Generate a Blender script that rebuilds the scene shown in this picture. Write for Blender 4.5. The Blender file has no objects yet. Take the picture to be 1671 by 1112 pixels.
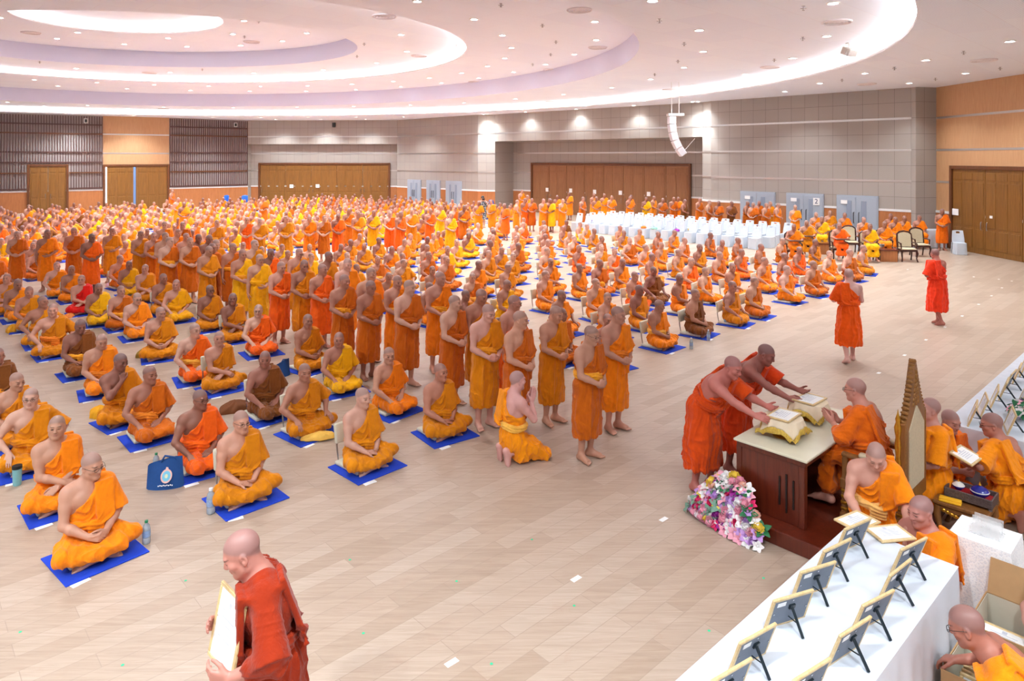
import bpy, bmesh, math, random
import numpy as np
from mathutils import Vector, Matrix, Euler

random.seed(7)
rng = np.random.default_rng(11)
C = bpy.context.scene.collection
PI = math.pi

# ------------------------------------------------------------------ camera model (24 mm, level, shifted lens)
FOC, HORIZ, CAMH, CX = 1114.0, 258.0, 3.75, 835.5

def gp(px, py, h=0.0):
    """a point of the hall at height h that the photograph shows at (px, py)"""
    Z = FOC * (CAMH - h) / (py - HORIZ)
    return Vector(((px - CX) / FOC * Z, Z, h))

U = Vector((0.731, 0.682, 0.0)).normalized()      # the hall's two axes in plan
V = Vector((-0.682, 0.731, 0.0)).normalized()

def uv(u, v, z=0.0):
    p = U * u + V * v
    return Vector((p.x, p.y, z))

def to_uv(p):
    p = Vector((p[0], p[1], 0))
    return p.dot(U), p.dot(V)

UANG = math.atan2(U.y, U.x)

# ------------------------------------------------------------------ colour and materials
def lin(c):
    return tuple(((x / 255.0) / 12.92 if x / 255.0 <= 0.04045 else ((x / 255.0 + 0.055) / 1.055) ** 2.4) for x in c)

def rgba(c):
    return (*lin(c), 1.0)

class NT:
    """small helper around a material's node tree"""
    def __init__(self, name):
        self.m = bpy.data.materials.new(name)
        self.m.use_nodes = True
        self.t = self.m.node_tree
        self.n = self.t.nodes
        self.b = self.n.get('Principled BSDF')
    def node(self, typ, **kw):
        x = self.n.new(typ)
        for k, v in kw.items():
            if k in x.inputs.keys():
                x.inputs[k].default_value = v
            else:
                setattr(x, k, v)
        return x
    def link(self, a, b):
        self.t.links.new(a, b)
    def set(self, **kw):
        for k, v in kw.items():
            self.b.inputs[k].default_value = v
    def math(self, op, a, b=None):
        x = self.n.new('ShaderNodeMath'); x.operation = op
        for i, s in enumerate((a, b)):
            if s is None: continue
            if isinstance(s, (int, float)): x.inputs[i].default_value = s
            else: self.link(s, x.inputs[i])
        return x.outputs[0]
    def mix(self, fac, a, b, blend='MIX'):
        x = self.n.new('ShaderNodeMix'); x.data_type = 'RGBA'; x.blend_type = blend
        for s, i in ((fac, 0), (a, 6), (b, 7)):
            if isinstance(s, (int, float)): x.inputs[i].default_value = s
            elif isinstance(s, tuple): x.inputs[i].default_value = s if len(s) == 4 else (*s, 1)
            else: self.link(s, x.inputs[i])
        return x.outputs[2]
    def bump(self, height, strength=0.2, dist=0.01):
        x = self.n.new('ShaderNodeBump'); x.inputs['Strength'].default_value = strength
        x.inputs['Distance'].default_value = dist
        self.link(height, x.inputs['Height']); self.link(x.outputs[0], self.b.inputs['Normal'])
    def noise(self, scale, detail=3.0, vec=None, rough=0.55, dist=0.0):
        x = self.n.new('ShaderNodeTexNoise')
        x.inputs['Scale'].default_value = scale; x.inputs['Detail'].default_value = detail
        x.inputs['Roughness'].default_value = rough; x.inputs['Distortion'].default_value = dist
        if vec is not None: self.link(vec, x.inputs['Vector'])
        return x.outputs['Fac']
    def coord(self, which='Object', scale=None, rot=None):
        x = self.n.new('ShaderNodeTexCoord')
        o = x.outputs[which]
        if scale or rot:
            mp = self.n.new('ShaderNodeMapping')
            if scale: mp.inputs['Scale'].default_value = scale
            if rot: mp.inputs['Rotation'].default_value = rot
            self.link(o, mp.inputs['Vector']); o = mp.outputs[0]
        return o
    def ramp(self, fac, stops):
        x = self.n.new('ShaderNodeValToRGB')
        while len(x.color_ramp.elements) < len(stops): x.color_ramp.elements.new(0.5)
        for e, (p, c) in zip(x.color_ramp.elements, stops):
            e.position = p; e.color = c if len(c) == 4 else (*c, 1)
        self.link(fac, x.inputs[0]); return x.outputs[0]

MATS = {}
def simple(name, col, rough=0.6, metal=0.0, noise=0.06, scale=30.0, spec=0.5, bump=0.0, trans=0.0, coat=0.0):
    """plain surface with a little procedural variation"""
    if name in MATS: return MATS[name]
    t = NT(name)
    c = rgba(col)
    co = t.coord('Object')
    n = t.noise(scale, 3, co)
    d = tuple(max(0.0, x * (1 - noise * 2.2)) for x in c[:3]) + (1,)
    t.link(t.mix(n, d, tuple(min(1.0, x * (1 + noise)) for x in c[:3]) + (1,)), t.b.inputs['Base Color'])
    t.set(Roughness=rough, Metallic=metal)
    t.b.inputs['Specular IOR Level'].default_value = spec
    if coat: t.b.inputs['Coat Weight'].default_value = coat
    if trans: t.b.inputs['Transmission Weight'].default_value = trans
    if bump: t.bump(n, bump, 0.004)
    MATS[name] = t.m
    return t.m

def emit(name, col, strength):
    if name in MATS: return MATS[name]
    t = NT(name)
    t.set(**{'Base Color': (0.8, 0.8, 0.8, 1)})
    t.b.inputs['Emission Color'].default_value = (*col, 1)
    t.b.inputs['Emission Strength'].default_value = strength
    MATS[name] = t.m
    return t.m

def skin_mat(name, use_obj=True):
    t = NT(name)
    if use_obj:
        base = t.node('ShaderNodeObjectInfo').outputs['Color']
    else:
        base = t.node('ShaderNodeAttribute', attribute_name='col').outputs['Color']
    f = t.node('ShaderNodeAttribute', attribute_name='feat')
    s = t.node('ShaderNodeSeparateColor'); t.link(f.outputs['Color'], s.inputs[0])
    co = t.coord('Object')
    n = t.noise(9, 3, co)
    c = t.mix(t.math('MULTIPLY', n, 0.40), base, (0.36, 0.13, 0.11, 1))
    sc = t.mix(0.46, c, (0.15, 0.135, 0.15, 1))                      # stubble of the shaved scalp
    c = t.mix(s.outputs[0], c, sc)
    lip = t.mix(0.55, c, (0.36, 0.10, 0.09, 1))
    c = t.mix(s.outputs[1], c, lip)
    c = t.mix(s.outputs[2], c, (0.025, 0.017, 0.015, 1))
    t.link(c, t.b.inputs['Base Color'])
    t.set(Roughness=0.47)
    t.b.inputs['Specular IOR Level'].default_value = 0.45
    t.b.inputs['Subsurface Weight'].default_value = 0.0
    return t.m

def robe_mat(name, use_obj=True):
    t = NT(name)
    if use_obj:
        base = t.node('ShaderNodeObjectInfo').outputs['Color']
    else:
        base = t.node('ShaderNodeAttribute', attribute_name='col').outputs['Color']
    co = t.coord('Object')
    n = t.noise(6, 4, co, dist=1.2)
    dark = t.mix(1.0, base, (0.84, 0.78, 0.72, 1), 'MULTIPLY')
    t.link(t.mix(t.ramp(n, [(0.32, (0, 0, 0)), (0.62, (1, 1, 1))]), dark, base), t.b.inputs['Base Color'])
    w = t.noise(26, 4, t.coord('Object', scale=(1, 1, 0.6)), dist=1.6)
    t.bump(w, 0.5, 0.016)
    t.set(Roughness=0.82)
    t.b.inputs['Sheen Weight'].default_value = 0.15
    t.b.inputs['Specular IOR Level'].default_value = 0.2
    return t.m

ROBE = {'o': (255, 138, 6), 'a': (226, 136, 4), 'y': (255, 184, 4), 'd': (208, 102, 6), 'b': (132, 74, 24),
        'r': (226, 26, 18), 'e': (255, 106, 12)}
ROBE_WORD = {'o': 'orange', 'a': 'amber', 'y': 'yellow', 'd': 'dark orange', 'b': 'brown', 'r': 'red', 'e': 'red-orange'}
SKIN = [(206, 152, 126), (186, 130, 104), (164, 110, 86), (138, 88, 68), (220, 172, 150)]

# ------------------------------------------------------------------ meshes
def new_mesh(name, verts, faces, smooth=True):
    me = bpy.data.meshes.new(name)
    me.from_pydata([tuple(v) for v in verts], [], [tuple(f) for f in faces])
    if smooth:
        me.polygons.foreach_set('use_smooth', [True] * len(me.polygons))
    me.update()
    return me

def np_mesh(name, V_, Q, smooth=True):
    """fast mesh from numpy vertices and quads"""
    me = bpy.data.meshes.new(name)
    nv, nf = len(V_), len(Q)
    me.vertices.add(nv); me.vertices.foreach_set('co', np.asarray(V_, np.float32).ravel())
    me.loops.add(nf * 4); me.loops.foreach_set('vertex_index', np.asarray(Q, np.int32).ravel())
    me.polygons.add(nf)
    me.polygons.foreach_set('loop_start', np.arange(0, nf * 4, 4, dtype=np.int32))
    if smooth: me.polygons.foreach_set('use_smooth', np.ones(nf, bool))
    me.update(calc_edges=True)
    return me

def link(name, me, mat=None, parent=None, loc=None, rz=None, M=None):
    o = bpy.data.objects.new(name, me)
    C.objects.link(o)
    if mat is not None and me is not None and len(me.materials) == 0:
        for m_ in (mat if isinstance(mat, (list, tuple)) else [mat]): me.materials.append(m_)
    if parent is not None: o.parent = parent
    if M is not None: o.matrix_local = M
    if loc is not None: o.location = loc
    if rz is not None: o.rotation_euler = (0, 0, rz)
    return o

def tag(o, label=None, cat=None, group=None, kind=None):
    if label: o['label'] = label
    if cat: o['category'] = cat
    if group: o['group'] = group
    if kind: o['kind'] = kind
    return o

def empty(name, loc=(0, 0, 0), rz=0.0):
    o = bpy.data.objects.new(name, None); C.objects.link(o)
    o.location = loc; o.rotation_euler = (0, 0, rz); o.empty_display_size = 0.1
    return o

class B:
    """collects boxes, tubes, lathes and sheets into one bmesh"""
    def __init__(self): self.bm = bmesh.new()
    def box(self, c, s, rot=None, bev=0.0, seg=2):
        r = bmesh.ops.create_cube(self.bm, size=1.0)
        vs = r['verts']
        for v in vs: v.co = Vector((v.co.x * s[0], v.co.y * s[1], v.co.z * s[2]))
        if bev > 0:
            es = list({e for v in vs for e in v.link_edges})
            rb = bmesh.ops.bevel(self.bm, geom=es, offset=min(bev, min(s) * 0.45), segments=seg, affect='EDGES', profile=0.5)
            vs = list({v for f in rb['faces'] for v in f.verts} | {v for v in vs if v.is_valid})
        M = Matrix.Translation(Vector(c))
        if rot is not None: M = M @ (rot.to_matrix().to_4x4() if isinstance(rot, Euler) else rot)
        bmesh.ops.transform(self.bm, matrix=M, verts=vs)
        return self
    def tube(self, pts, r, n=8, cap=True):
        pts = [Vector(p) for p in pts]
        rs = r if isinstance(r, (list, tuple)) else [r] * len(pts)
        rings = []
        up = None
        for i, p in enumerate(pts):
            a = pts[max(0, i - 1)]; b = pts[min(len(pts) - 1, i + 1)]
            d = (b - a)
            d = d.normalized() if d.length > 1e-9 else Vector((0, 0, 1))
            if up is None:
                up = Vector((0, 0, 1)) if abs(d.z) < 0.9 else Vector((1, 0, 0))
            x = d.cross(up)
            if x.length < 1e-6: x = d.orthogonal()
            x.normalize(); y = x.cross(d).normalized(); up = y
            rings.append([self.bm.verts.new(p + (x * math.cos(t * 2 * PI / n) + y * math.sin(t * 2 * PI / n)) * rs[i]) for t in range(n)])
        for a, b in zip(rings, rings[1:]):
            for t in range(n):
                self.bm.faces.new((a[t], a[(t + 1) % n], b[(t + 1) % n], b[t]))
        if cap:
            self.bm.faces.new(rings[0][::-1]); self.bm.faces.new(rings[-1])
        return self
    def lathe(self, prof, n=16, c=(0, 0, 0), cap=True, sx=1.0, sy=1.0):
        c = Vector(c); rings = []
        for r, z in prof:
            rings.append([self.bm.verts.new(c + Vector((r * sx * math.cos(t * 2 * PI / n), r * sy * math.sin(t * 2 * PI / n), z))) for t in range(n)])
        for a, b in zip(rings, rings[1:]):
            for t in range(n):
                self.bm.faces.new((a[t], a[(t + 1) % n], b[(t + 1) % n], b[t]))
        if cap:
            self.bm.faces.new(rings[0][::-1]); self.bm.faces.new(rings[-1])
        return self
    def prism(self, poly, a, b, frame=None):
        """extrude the 2-D outline poly from depth a to depth b; frame maps (x, y, depth) to space"""
        f = frame or (lambda x, y, d: Vector((x, d, y)))
        A = [self.bm.verts.new(f(x, y, a)) for x, y in poly]
        D = [self.bm.verts.new(f(x, y, b)) for x, y in poly]
        n = len(poly)
        self.bm.faces.new(A[::-1]); self.bm.faces.new(D)
        for i in range(n): self.bm.faces.new((A[i], A[(i + 1) % n], D[(i + 1) % n], D[i]))
        return self
    def ball(self, c, r, seg=12, rings=8, rot=None):
        rr = (r, r, r) if isinstance(r, (int, float)) else r
        q = bmesh.ops.create_uvsphere(self.bm, u_segments=seg, v_segments=rings, radius=1.0)
        M = Matrix.Translation(Vector(c)) @ (rot.to_4x4() if rot is not None else Matrix.Identity(4)) @ Matrix.Diagonal((*rr, 1))
        bmesh.ops.transform(self.bm, matrix=M, verts=q['verts'])
        return self
    def grid(self, fn, nu, nv, wrap=False):
        P = [[self.bm.verts.new(fn(i / nu, j / nv)) for j in range(nv + 1)] for i in range(nu + (0 if wrap else 1))]
        for i in range(nu):
            a = P[i]; b = P[(i + 1) % len(P)] if wrap else P[i + 1]
            for j in range(nv):
                self.bm.faces.new((a[j], b[j], b[j + 1], a[j + 1]))
        return self
    def mesh(self, name, smooth=False, fix=True):
        if fix: bmesh.ops.recalc_face_normals(self.bm, faces=self.bm.faces[:])
        me = bpy.data.meshes.new(name)
        self.bm.to_mesh(me); self.bm.free()
        if smooth:
            me.polygons.foreach_set('use_smooth', [True] * len(me.polygons))
            try: me.set_sharp_from_angle(angle=math.radians(38))
            except Exception: pass
        return me
    def obj(self, name, mat, parent=None, smooth=False, **kw):
        return link(name, self.mesh(name, smooth), mat, parent, **kw)

def dup(o, parent=None):
    """copy of a thing with its parts and sub-parts; mesh data stay shared"""
    c = o.copy(); C.objects.link(c)
    if parent is not None: c.parent = parent
    for ch in list(o.children):
        k = ch.copy(); C.objects.link(k); k.parent = c
        for g in list(ch.children):
            q = g.copy(); C.objects.link(q); q.parent = k
    return c

def as_mesh(o):
    """turn a curve or a text into a plain mesh object"""
    bpy.context.view_layer.update()
    me = bpy.data.meshes.new_from_object(o.evaluated_get(bpy.context.evaluated_depsgraph_get()))
    n = o.name; q = bpy.data.objects.new('tmp', me); C.objects.link(q); q.parent = o.parent; q.matrix_local = o.matrix_local.copy()
    bpy.data.objects.remove(o); q.name = n; return q

# ------------------------------------------------------------------ signed-distance bodies and cloth
def arr(v): return np.array(v, float)

def frame3(x, y):
    x = arr(x) / np.linalg.norm(x); y = arr(y) - x * np.dot(x, y); y /= np.linalg.norm(y)
    return np.stack([x, y, np.cross(x, y)])

class SDF:
    def __init__(self): self.ops = []
    def rc(self, a, b, r1, r2=None, k=0.02, op='u'):
        a, b = arr(a), arr(b); r2 = r1 if r2 is None else r2
        lo = np.minimum(a - r1, b - r2); hi = np.maximum(a + r1, b + r2)
        ba = b - a; l2 = max(1e-9, ba @ ba)
        def f(x, y, z):
            px, py, pz = x - a[0], y - a[1], z - a[2]
            t = np.clip((px * ba[0] + py * ba[1] + pz * ba[2]) / l2, 0, 1)
            return np.sqrt((px - ba[0] * t) ** 2 + (py - ba[1] * t) ** 2 + (pz - ba[2] * t) ** 2) - (r1 + (r2 - r1) * t)
        self.ops.append((op, f, lo, hi, k)); return self
    def chain(self, pts, rs, k=0.02):
        for i in range(len(pts) - 1): self.rc(pts[i], pts[i + 1], rs[i], rs[i + 1], k)
        return self
    def cap(self, a, b, r1, r2, k=0.02, op='u'):
        """flat-ended cone, like an open sleeve"""
        a, b = arr(a), arr(b); m = max(r1, r2); ba = b - a; L = np.linalg.norm(ba); u = ba / L
        def f(x, y, z):
            px, py, pz = x - a[0], y - a[1], z - a[2]
            s = px * u[0] + py * u[1] + pz * u[2]
            q = np.sqrt(np.maximum(px * px + py * py + pz * pz - s * s, 0)) - (r1 + (r2 - r1) * np.clip(s / L, 0, 1))
            return np.maximum(q, np.maximum(-s, s - L))
        self.ops.append((op, f, np.minimum(a, b) - m, np.maximum(a, b) + m, k)); return self
    def ell(self, c, r, R=None, k=0.02, op='u'):
        c, r = arr(c), arr(r)
        m = r.max() if R is not None else r
        def f(x, y, z):
            px, py, pz = x - c[0], y - c[1], z - c[2]
            if R is not None:
                px, py, pz = (R[0][0] * px + R[0][1] * py + R[0][2] * pz, R[1][0] * px + R[1][1] * py + R[1][2] * pz, R[2][0] * px + R[2][1] * py + R[2][2] * pz)
            k0 = np.sqrt((px / r[0]) ** 2 + (py / r[1]) ** 2 + (pz / r[2]) ** 2)
            k1 = np.sqrt((px / r[0] ** 2) ** 2 + (py / r[1] ** 2) ** 2 + (pz / r[2] ** 2) ** 2)
            return k0 * (k0 - 1) / np.maximum(k1, 1e-6)
        self.ops.append((op, f, c - m, c + m, k)); return self
    def box(self, c, h, R=None, rd=0.01, k=0.01, op='u'):
        c, h = arr(c), arr(h)
        m = np.linalg.norm(h) if R is not None else h
        def f(x, y, z):
            px, py, pz = x - c[0], y - c[1], z - c[2]
            if R is not None:
                px, py, pz = (R[0][0] * px + R[0][1] * py + R[0][2] * pz, R[1][0] * px + R[1][1] * py + R[1][2] * pz, R[2][0] * px + R[2][1] * py + R[2][2] * pz)
            qx, qy, qz = np.abs(px) - h[0] + rd, np.abs(py) - h[1] + rd, np.abs(pz) - h[2] + rd
            return np.sqrt(np.maximum(qx, 0) ** 2 + np.maximum(qy, 0) ** 2 + np.maximum(qz, 0) ** 2) + np.minimum(np.maximum(qx, np.maximum(qy, qz)), 0) - rd
        self.ops.append((op, f, c - m - rd, c + m + rd, k)); return self
    def cut(self, p, n, k=0.008):
        """drop everything on the side of the plane that n points to"""
        p, n = arr(p), arr(n) / np.linalg.norm(n)
        self.ops.append(('c', lambda x, y, z: (x - p[0]) * n[0] + (y - p[1]) * n[1] + (z - p[2]) * n[2], None, None, k)); return self
    def mesh(self, h):
        A = [o for o in self.ops if o[0] == 'u']
        lo = np.min([o[2] for o in A], 0) - 3 * h; hi = np.max([o[3] for o in A], 0) + 3 * h
        n = np.ceil((hi - lo) / h).astype(int) + 1
        X = [(lo[i] + np.arange(n[i]) * h).astype(np.float32) for i in range(3)]
        F = np.full(n, 0.2, np.float32)
        for op, f, l, u, k in self.ops:
            if op == 'c':
                d = np.broadcast_to(f(X[0][:, None, None], X[1][None, :, None], X[2][None, None, :]), F.shape)
                hh = np.maximum(k - np.abs(F - d), 0) / k
                F = np.maximum(F, d) + hh * hh * k / 4
                continue
            pad = max(k, 0.02) + 2 * h
            i0 = np.clip(((l - pad - lo) / h).astype(int), 0, n - 1); i1 = np.clip(((u + pad - lo) / h).astype(int) + 2, 1, n)
            s = tuple(slice(a, b) for a, b in zip(i0, i1))
            d = f(X[0][s[0], None, None], X[1][None, s[1], None], X[2][None, None, s[2]]).astype(np.float32)
            G = F[s]
            if op == 'u':
                hh = np.maximum(k - np.abs(G - d), 0) / k
                F[s] = np.minimum(G, d) - hh * hh * k / 4
            else:
                hh = np.maximum(k - np.abs(G + d), 0) / k
                F[s] = np.maximum(G, -d) + hh * hh * k / 4
        return surface_nets(F, lo, h)

def surface_nets(F, lo, h):
    S = F < 0
    nx, ny, nz = F.shape
    c = np.zeros((nx - 1, ny - 1, nz - 1), np.int8)
    for i in (0, 1):
        for j in (0, 1):
            for k in (0, 1):
                c += S[i:nx - 1 + i, j:ny - 1 + j, k:nz - 1 + k]
    act = np.argwhere((c > 0) & (c < 8))
    if len(act) == 0: return np.zeros((0, 3)), np.zeros((0, 4), int)
    idx = np.full(c.shape, -1, np.int32); idx[tuple(act.T)] = np.arange(len(act))
    P = np.zeros((len(act), 3)); W = np.zeros(len(act))
    cor = [(i, j, k) for i in (0, 1) for j in (0, 1) for k in (0, 1)]
    for a in range(8):
        for b in range(a + 1, 8):
            d = np.abs(np.array(cor[a]) - np.array(cor[b]))
            if d.sum() != 1: continue
            fa = F[tuple((act + cor[a]).T)]; fb = F[tuple((act + cor[b]).T)]
            m = (fa < 0) != (fb < 0)
            t = np.where(m, fa / np.where(m, fa - fb, 1), 0)
            P += np.where(m[:, None], np.array(cor[a]) + (np.array(cor[b]) - np.array(cor[a])) * t[:, None], 0); W += m
    Vt = lo + (act + P / W[:, None]) * h
    Q = []
    for ax in range(3):
        s0 = [slice(0, -1)] * 3; s1 = [slice(0, -1)] * 3
        s0[ax] = slice(0, -1); s1[ax] = slice(1, None)
        a0 = S[tuple(slice(0, -1) if i == ax else slice(1, -1) for i in range(3))]
        a1 = S[tuple(slice(1, None) if i == ax else slice(1, -1) for i in range(3))]
        e = np.argwhere(a0 != a1)
        if len(e) == 0: continue
        up = a0[tuple(e.T)]
        off = np.ones(3, int); off[ax] = 0
        e = e + off
        o1, o2 = (ax + 1) % 3, (ax + 2) % 3
        def cell(d1, d2):
            q = e.copy(); q[:, o1] -= d1; q[:, o2] -= d2
            return idx[tuple(q.T)]
        q = np.stack([cell(1, 1), cell(0, 1), cell(0, 0), cell(1, 0)], 1)
        q[~up] = q[~up][:, ::-1]
        Q.append(q)
    return Vt, np.concatenate(Q)

def vnormals(V_, Q):
    n = np.cross(V_[Q[:, 2]] - V_[Q[:, 0]], V_[Q[:, 3]] - V_[Q[:, 1]])
    N = np.zeros_like(V_)
    for i in range(4): np.add.at(N, Q[:, i], n)
    return N / np.maximum(np.linalg.norm(N, axis=1, keepdims=True), 1e-12)

def ik(s, w, l1, l2, pole):
    s, w, pole = arr(s), arr(w), arr(pole)
    d = w - s; L = np.linalg.norm(d)
    if L > (l1 + l2) * 0.995:
        w = s + d / L * (l1 + l2) * 0.995; d = w - s; L = np.linalg.norm(d)
    a = (l1 * l1 - l2 * l2 + L * L) / (2 * L)
    hgt = math.sqrt(max(0, l1 * l1 - a * a))
    u = d / L; p = pole - u * (pole @ u); p /= np.linalg.norm(p)
    return s + u * a + p * hgt, w

def unit(v): v = arr(v); return v / np.linalg.norm(v)

def hand(S, w, d, n, thumb, curl=0.5, sc=1.0, tc=0.5, spread=0.0):
    """palm, five jointed fingers and a thumb; d points along the hand, n out of the palm, thumb is the side it leaves from"""
    d = unit(d); n = unit(arr(n) - d * np.dot(n, d)); s = unit(thumb - d * np.dot(thumb, d)); s = unit(s - n * np.dot(s, n))
    w = arr(w)
    kn = []
    for i, (o, l) in enumerate(((.030, .088), (.011, .092), (-.009, .088), (-.028, .080))):
        p = w + d * l * sc + s * o * sc
        kn.append(p)
        S.rc(w + d * .012 * sc + s * o * .55 * sc, p, .0155 * sc, .0115 * sc, .012)
    for i, p in enumerate(kn):
        f = (0.93, 1.0, 0.95, 0.76)[i] * sc
        a = curl * (0.85 + 0.12 * i); q = p; dd = unit(d + s * spread * (1.5 - i) * .2)
        for L, r1, r2, kk in ((.044, .0098, .0088, 1.0), (.027, .0088, .0078, 1.15), (.021, .0078, .0066, .8)):
            dd = unit(dd * math.cos(a * kk) + n * math.sin(a * kk))
            e = q + dd * L * f
            S.rc(q, e, r1 * sc, r2 * sc, .004); q = e
    b = w + d * .022 * sc + s * .024 * sc
    m = b + unit(d * .75 + s * .7 + n * .35) * .046 * sc
    S.rc(b, m, .016 * sc, .0115 * sc, .012)
    e = m + unit(d * .9 + s * (.45 - .5 * tc) + n * (.2 + .5 * tc)) * .034 * sc
    S.rc(m, e, .0115 * sc, .0098 * sc, .005)
    S.rc(e, e + unit(d * .9 + s * (.2 - .6 * tc) + n * (.2 + .6 * tc)) * .026 * sc, .0098 * sc, .0078 * sc, .004)

def foot(S, ank, fwd, up=(0, 0, 1), side=1, det=True):
    ank = arr(ank); f = unit(fwd); u = unit(arr(up) - f * np.dot(up, f)); s = np.cross(f, u) * side
    hl = ank - f * .03 - u * .045
    bl = ank + f * .125 - u * .052
    S.rc(ank, hl, .036, .033, .03)
    S.rc(ank + f * .02 - u * .01, bl + s * .018, .034, .024, .03)
    S.rc(hl, bl - s * .022, .030, .022, .03)
    S.rc(hl, bl + s * .022, .030, .023, .03)
    for i in range(5):
        o = (.034, .017, .001, -.015, -.030)[i]
        L = (.062, .060, .054, .046, .036)[i]
        p = bl + s * o - u * .004
        S.rc(p, p + f * L - u * .008, .0135 if i == 0 else .0105, .011 if i == 0 else .008, .006)

HEAD_R = None
def head_basis(fw, yaw, pitch, roll):
    """rotation whose columns are the head's left, back and up directions"""
    f = unit(fw)
    M = Matrix.Rotation(math.atan2(f[0], -f[1]), 3, 'Z') @ Matrix.Rotation(math.radians(yaw), 3, 'Z') @ Matrix.Rotation(math.radians(pitch), 3, 'X') @ Matrix.Rotation(math.radians(roll), 3, 'Y')
    return np.array(M)

def head(S, c, R, fat=1.0, age=0):
    T = lambda p: arr(c) + R @ arr(p)
    Rt = R.T
    f = fat
    S.ell(T((0, .012, .030)), (.0755, .096, .086), Rt, .03)
    S.ell(T((0, -.022, -.030)), (.0635 * f, .070, .078), Rt, .03)
    S.rc(T((.043 * f, -.012, -.066)), T((.012, -.066, -.094)), .026 * f, .020, .03)
    S.rc(T((-.043 * f, -.012, -.066)), T((-.012, -.066, -.094)), .026 * f, .020, .03)
    S.rc(T((-.012, -.068, -.096)), T((.012, -.068, -.096)), .019, .019, .015)
    S.rc(T((-.034, -.079, .026)), T((.034, -.079, .026)), .0105, .0105, .018)
    for s in (-1, 1):
        S.ell(T((s * .043 * f, -.058, -.020)), (.026, .024, .022), Rt, .02)
        S.ell(T((s * .031, -.094, .004)), (.019, .014, .012), Rt, .012, 's')
        S.ell(T((s * .031, -.0765, .003)), (.0150, .0125, .0125), Rt, .004)
        S.rc(T((s * .018, -.0885, .011)), T((s * .043, -.080, .009)), .0045, .0040, .006)
        S.ell(T((s * .0775, .012, -.008)), (.0085, .019, .033), Rt, .006)
        S.ell(T((s * .0765, .004, -.034)), (.0075, .010, .012), Rt, .006)
        S.ell(T((s * .083, .008, -.008)), (.0045, .009, .016), Rt, .004, 's')
        S.ell(T((s * .0125, -.094, -.031)), (.0085, .010, .0075), Rt, .006)
    S.rc(T((0, -.087, .012)), T((0, -.105, -.026)), .0080, .0118, .012)
    S.ell(T((0, -.089, -.0535)), (.0235, .0105, .0062), Rt, .005)
    S.ell(T((0, -.0875, -.0655)), (.0205, .0105, .0068), Rt, .005)
    S.ell(T((0, -.098, -.0595)), (.022, .006, .0016), Rt, .004, 's')

def head_feat(V_, c, R):
    """colour masks of the face: scalp stubble, lips, eyes and brows"""
    q = (V_ - arr(c)) @ R
    x, y, z = q.T
    sm = lambda a, b, t: np.clip((t - a) / (b - a), 0, 1)
    near = (np.linalg.norm(q, axis=1) < .16)
    hairline = np.where(y < .01, .062 - .55 * (y + .075).clip(0, .085), .0)
    hairline = np.where(y >= .01, .012 - .9 * (y - .01).clip(0, .09), hairline)
    R_ = near * sm(-.006, .012, z - hairline) * (np.abs(x) < .09)
    lips = near * (y < -.07) * np.exp(-((x / .022) ** 4) - ((z + .0595) / .0115) ** 4)
    eye = near * (y < -.06) * (sm(1.15, .75, np.sqrt(((np.abs(x) - .031) / .0155) ** 2 + ((z - .002) / .0058) ** 2)))
    brow = near * (y < -.06) * .75 * sm(1.1, .7, np.sqrt(((np.abs(x) - .033) / .022) ** 2 + ((z - .0255 + .05 * (np.abs(x) - .033)) / .0055) ** 2))
    nost = near * (y < -.08) * .7 * sm(1.2, .6, np.sqrt(((np.abs(x) - .008) / .005) ** 2 + ((z + .0395) / .004) ** 2))
    return np.stack([R_, lips, np.maximum(np.maximum(eye, brow), nost), np.ones(len(q))], 1).astype(np.float32)
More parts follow.
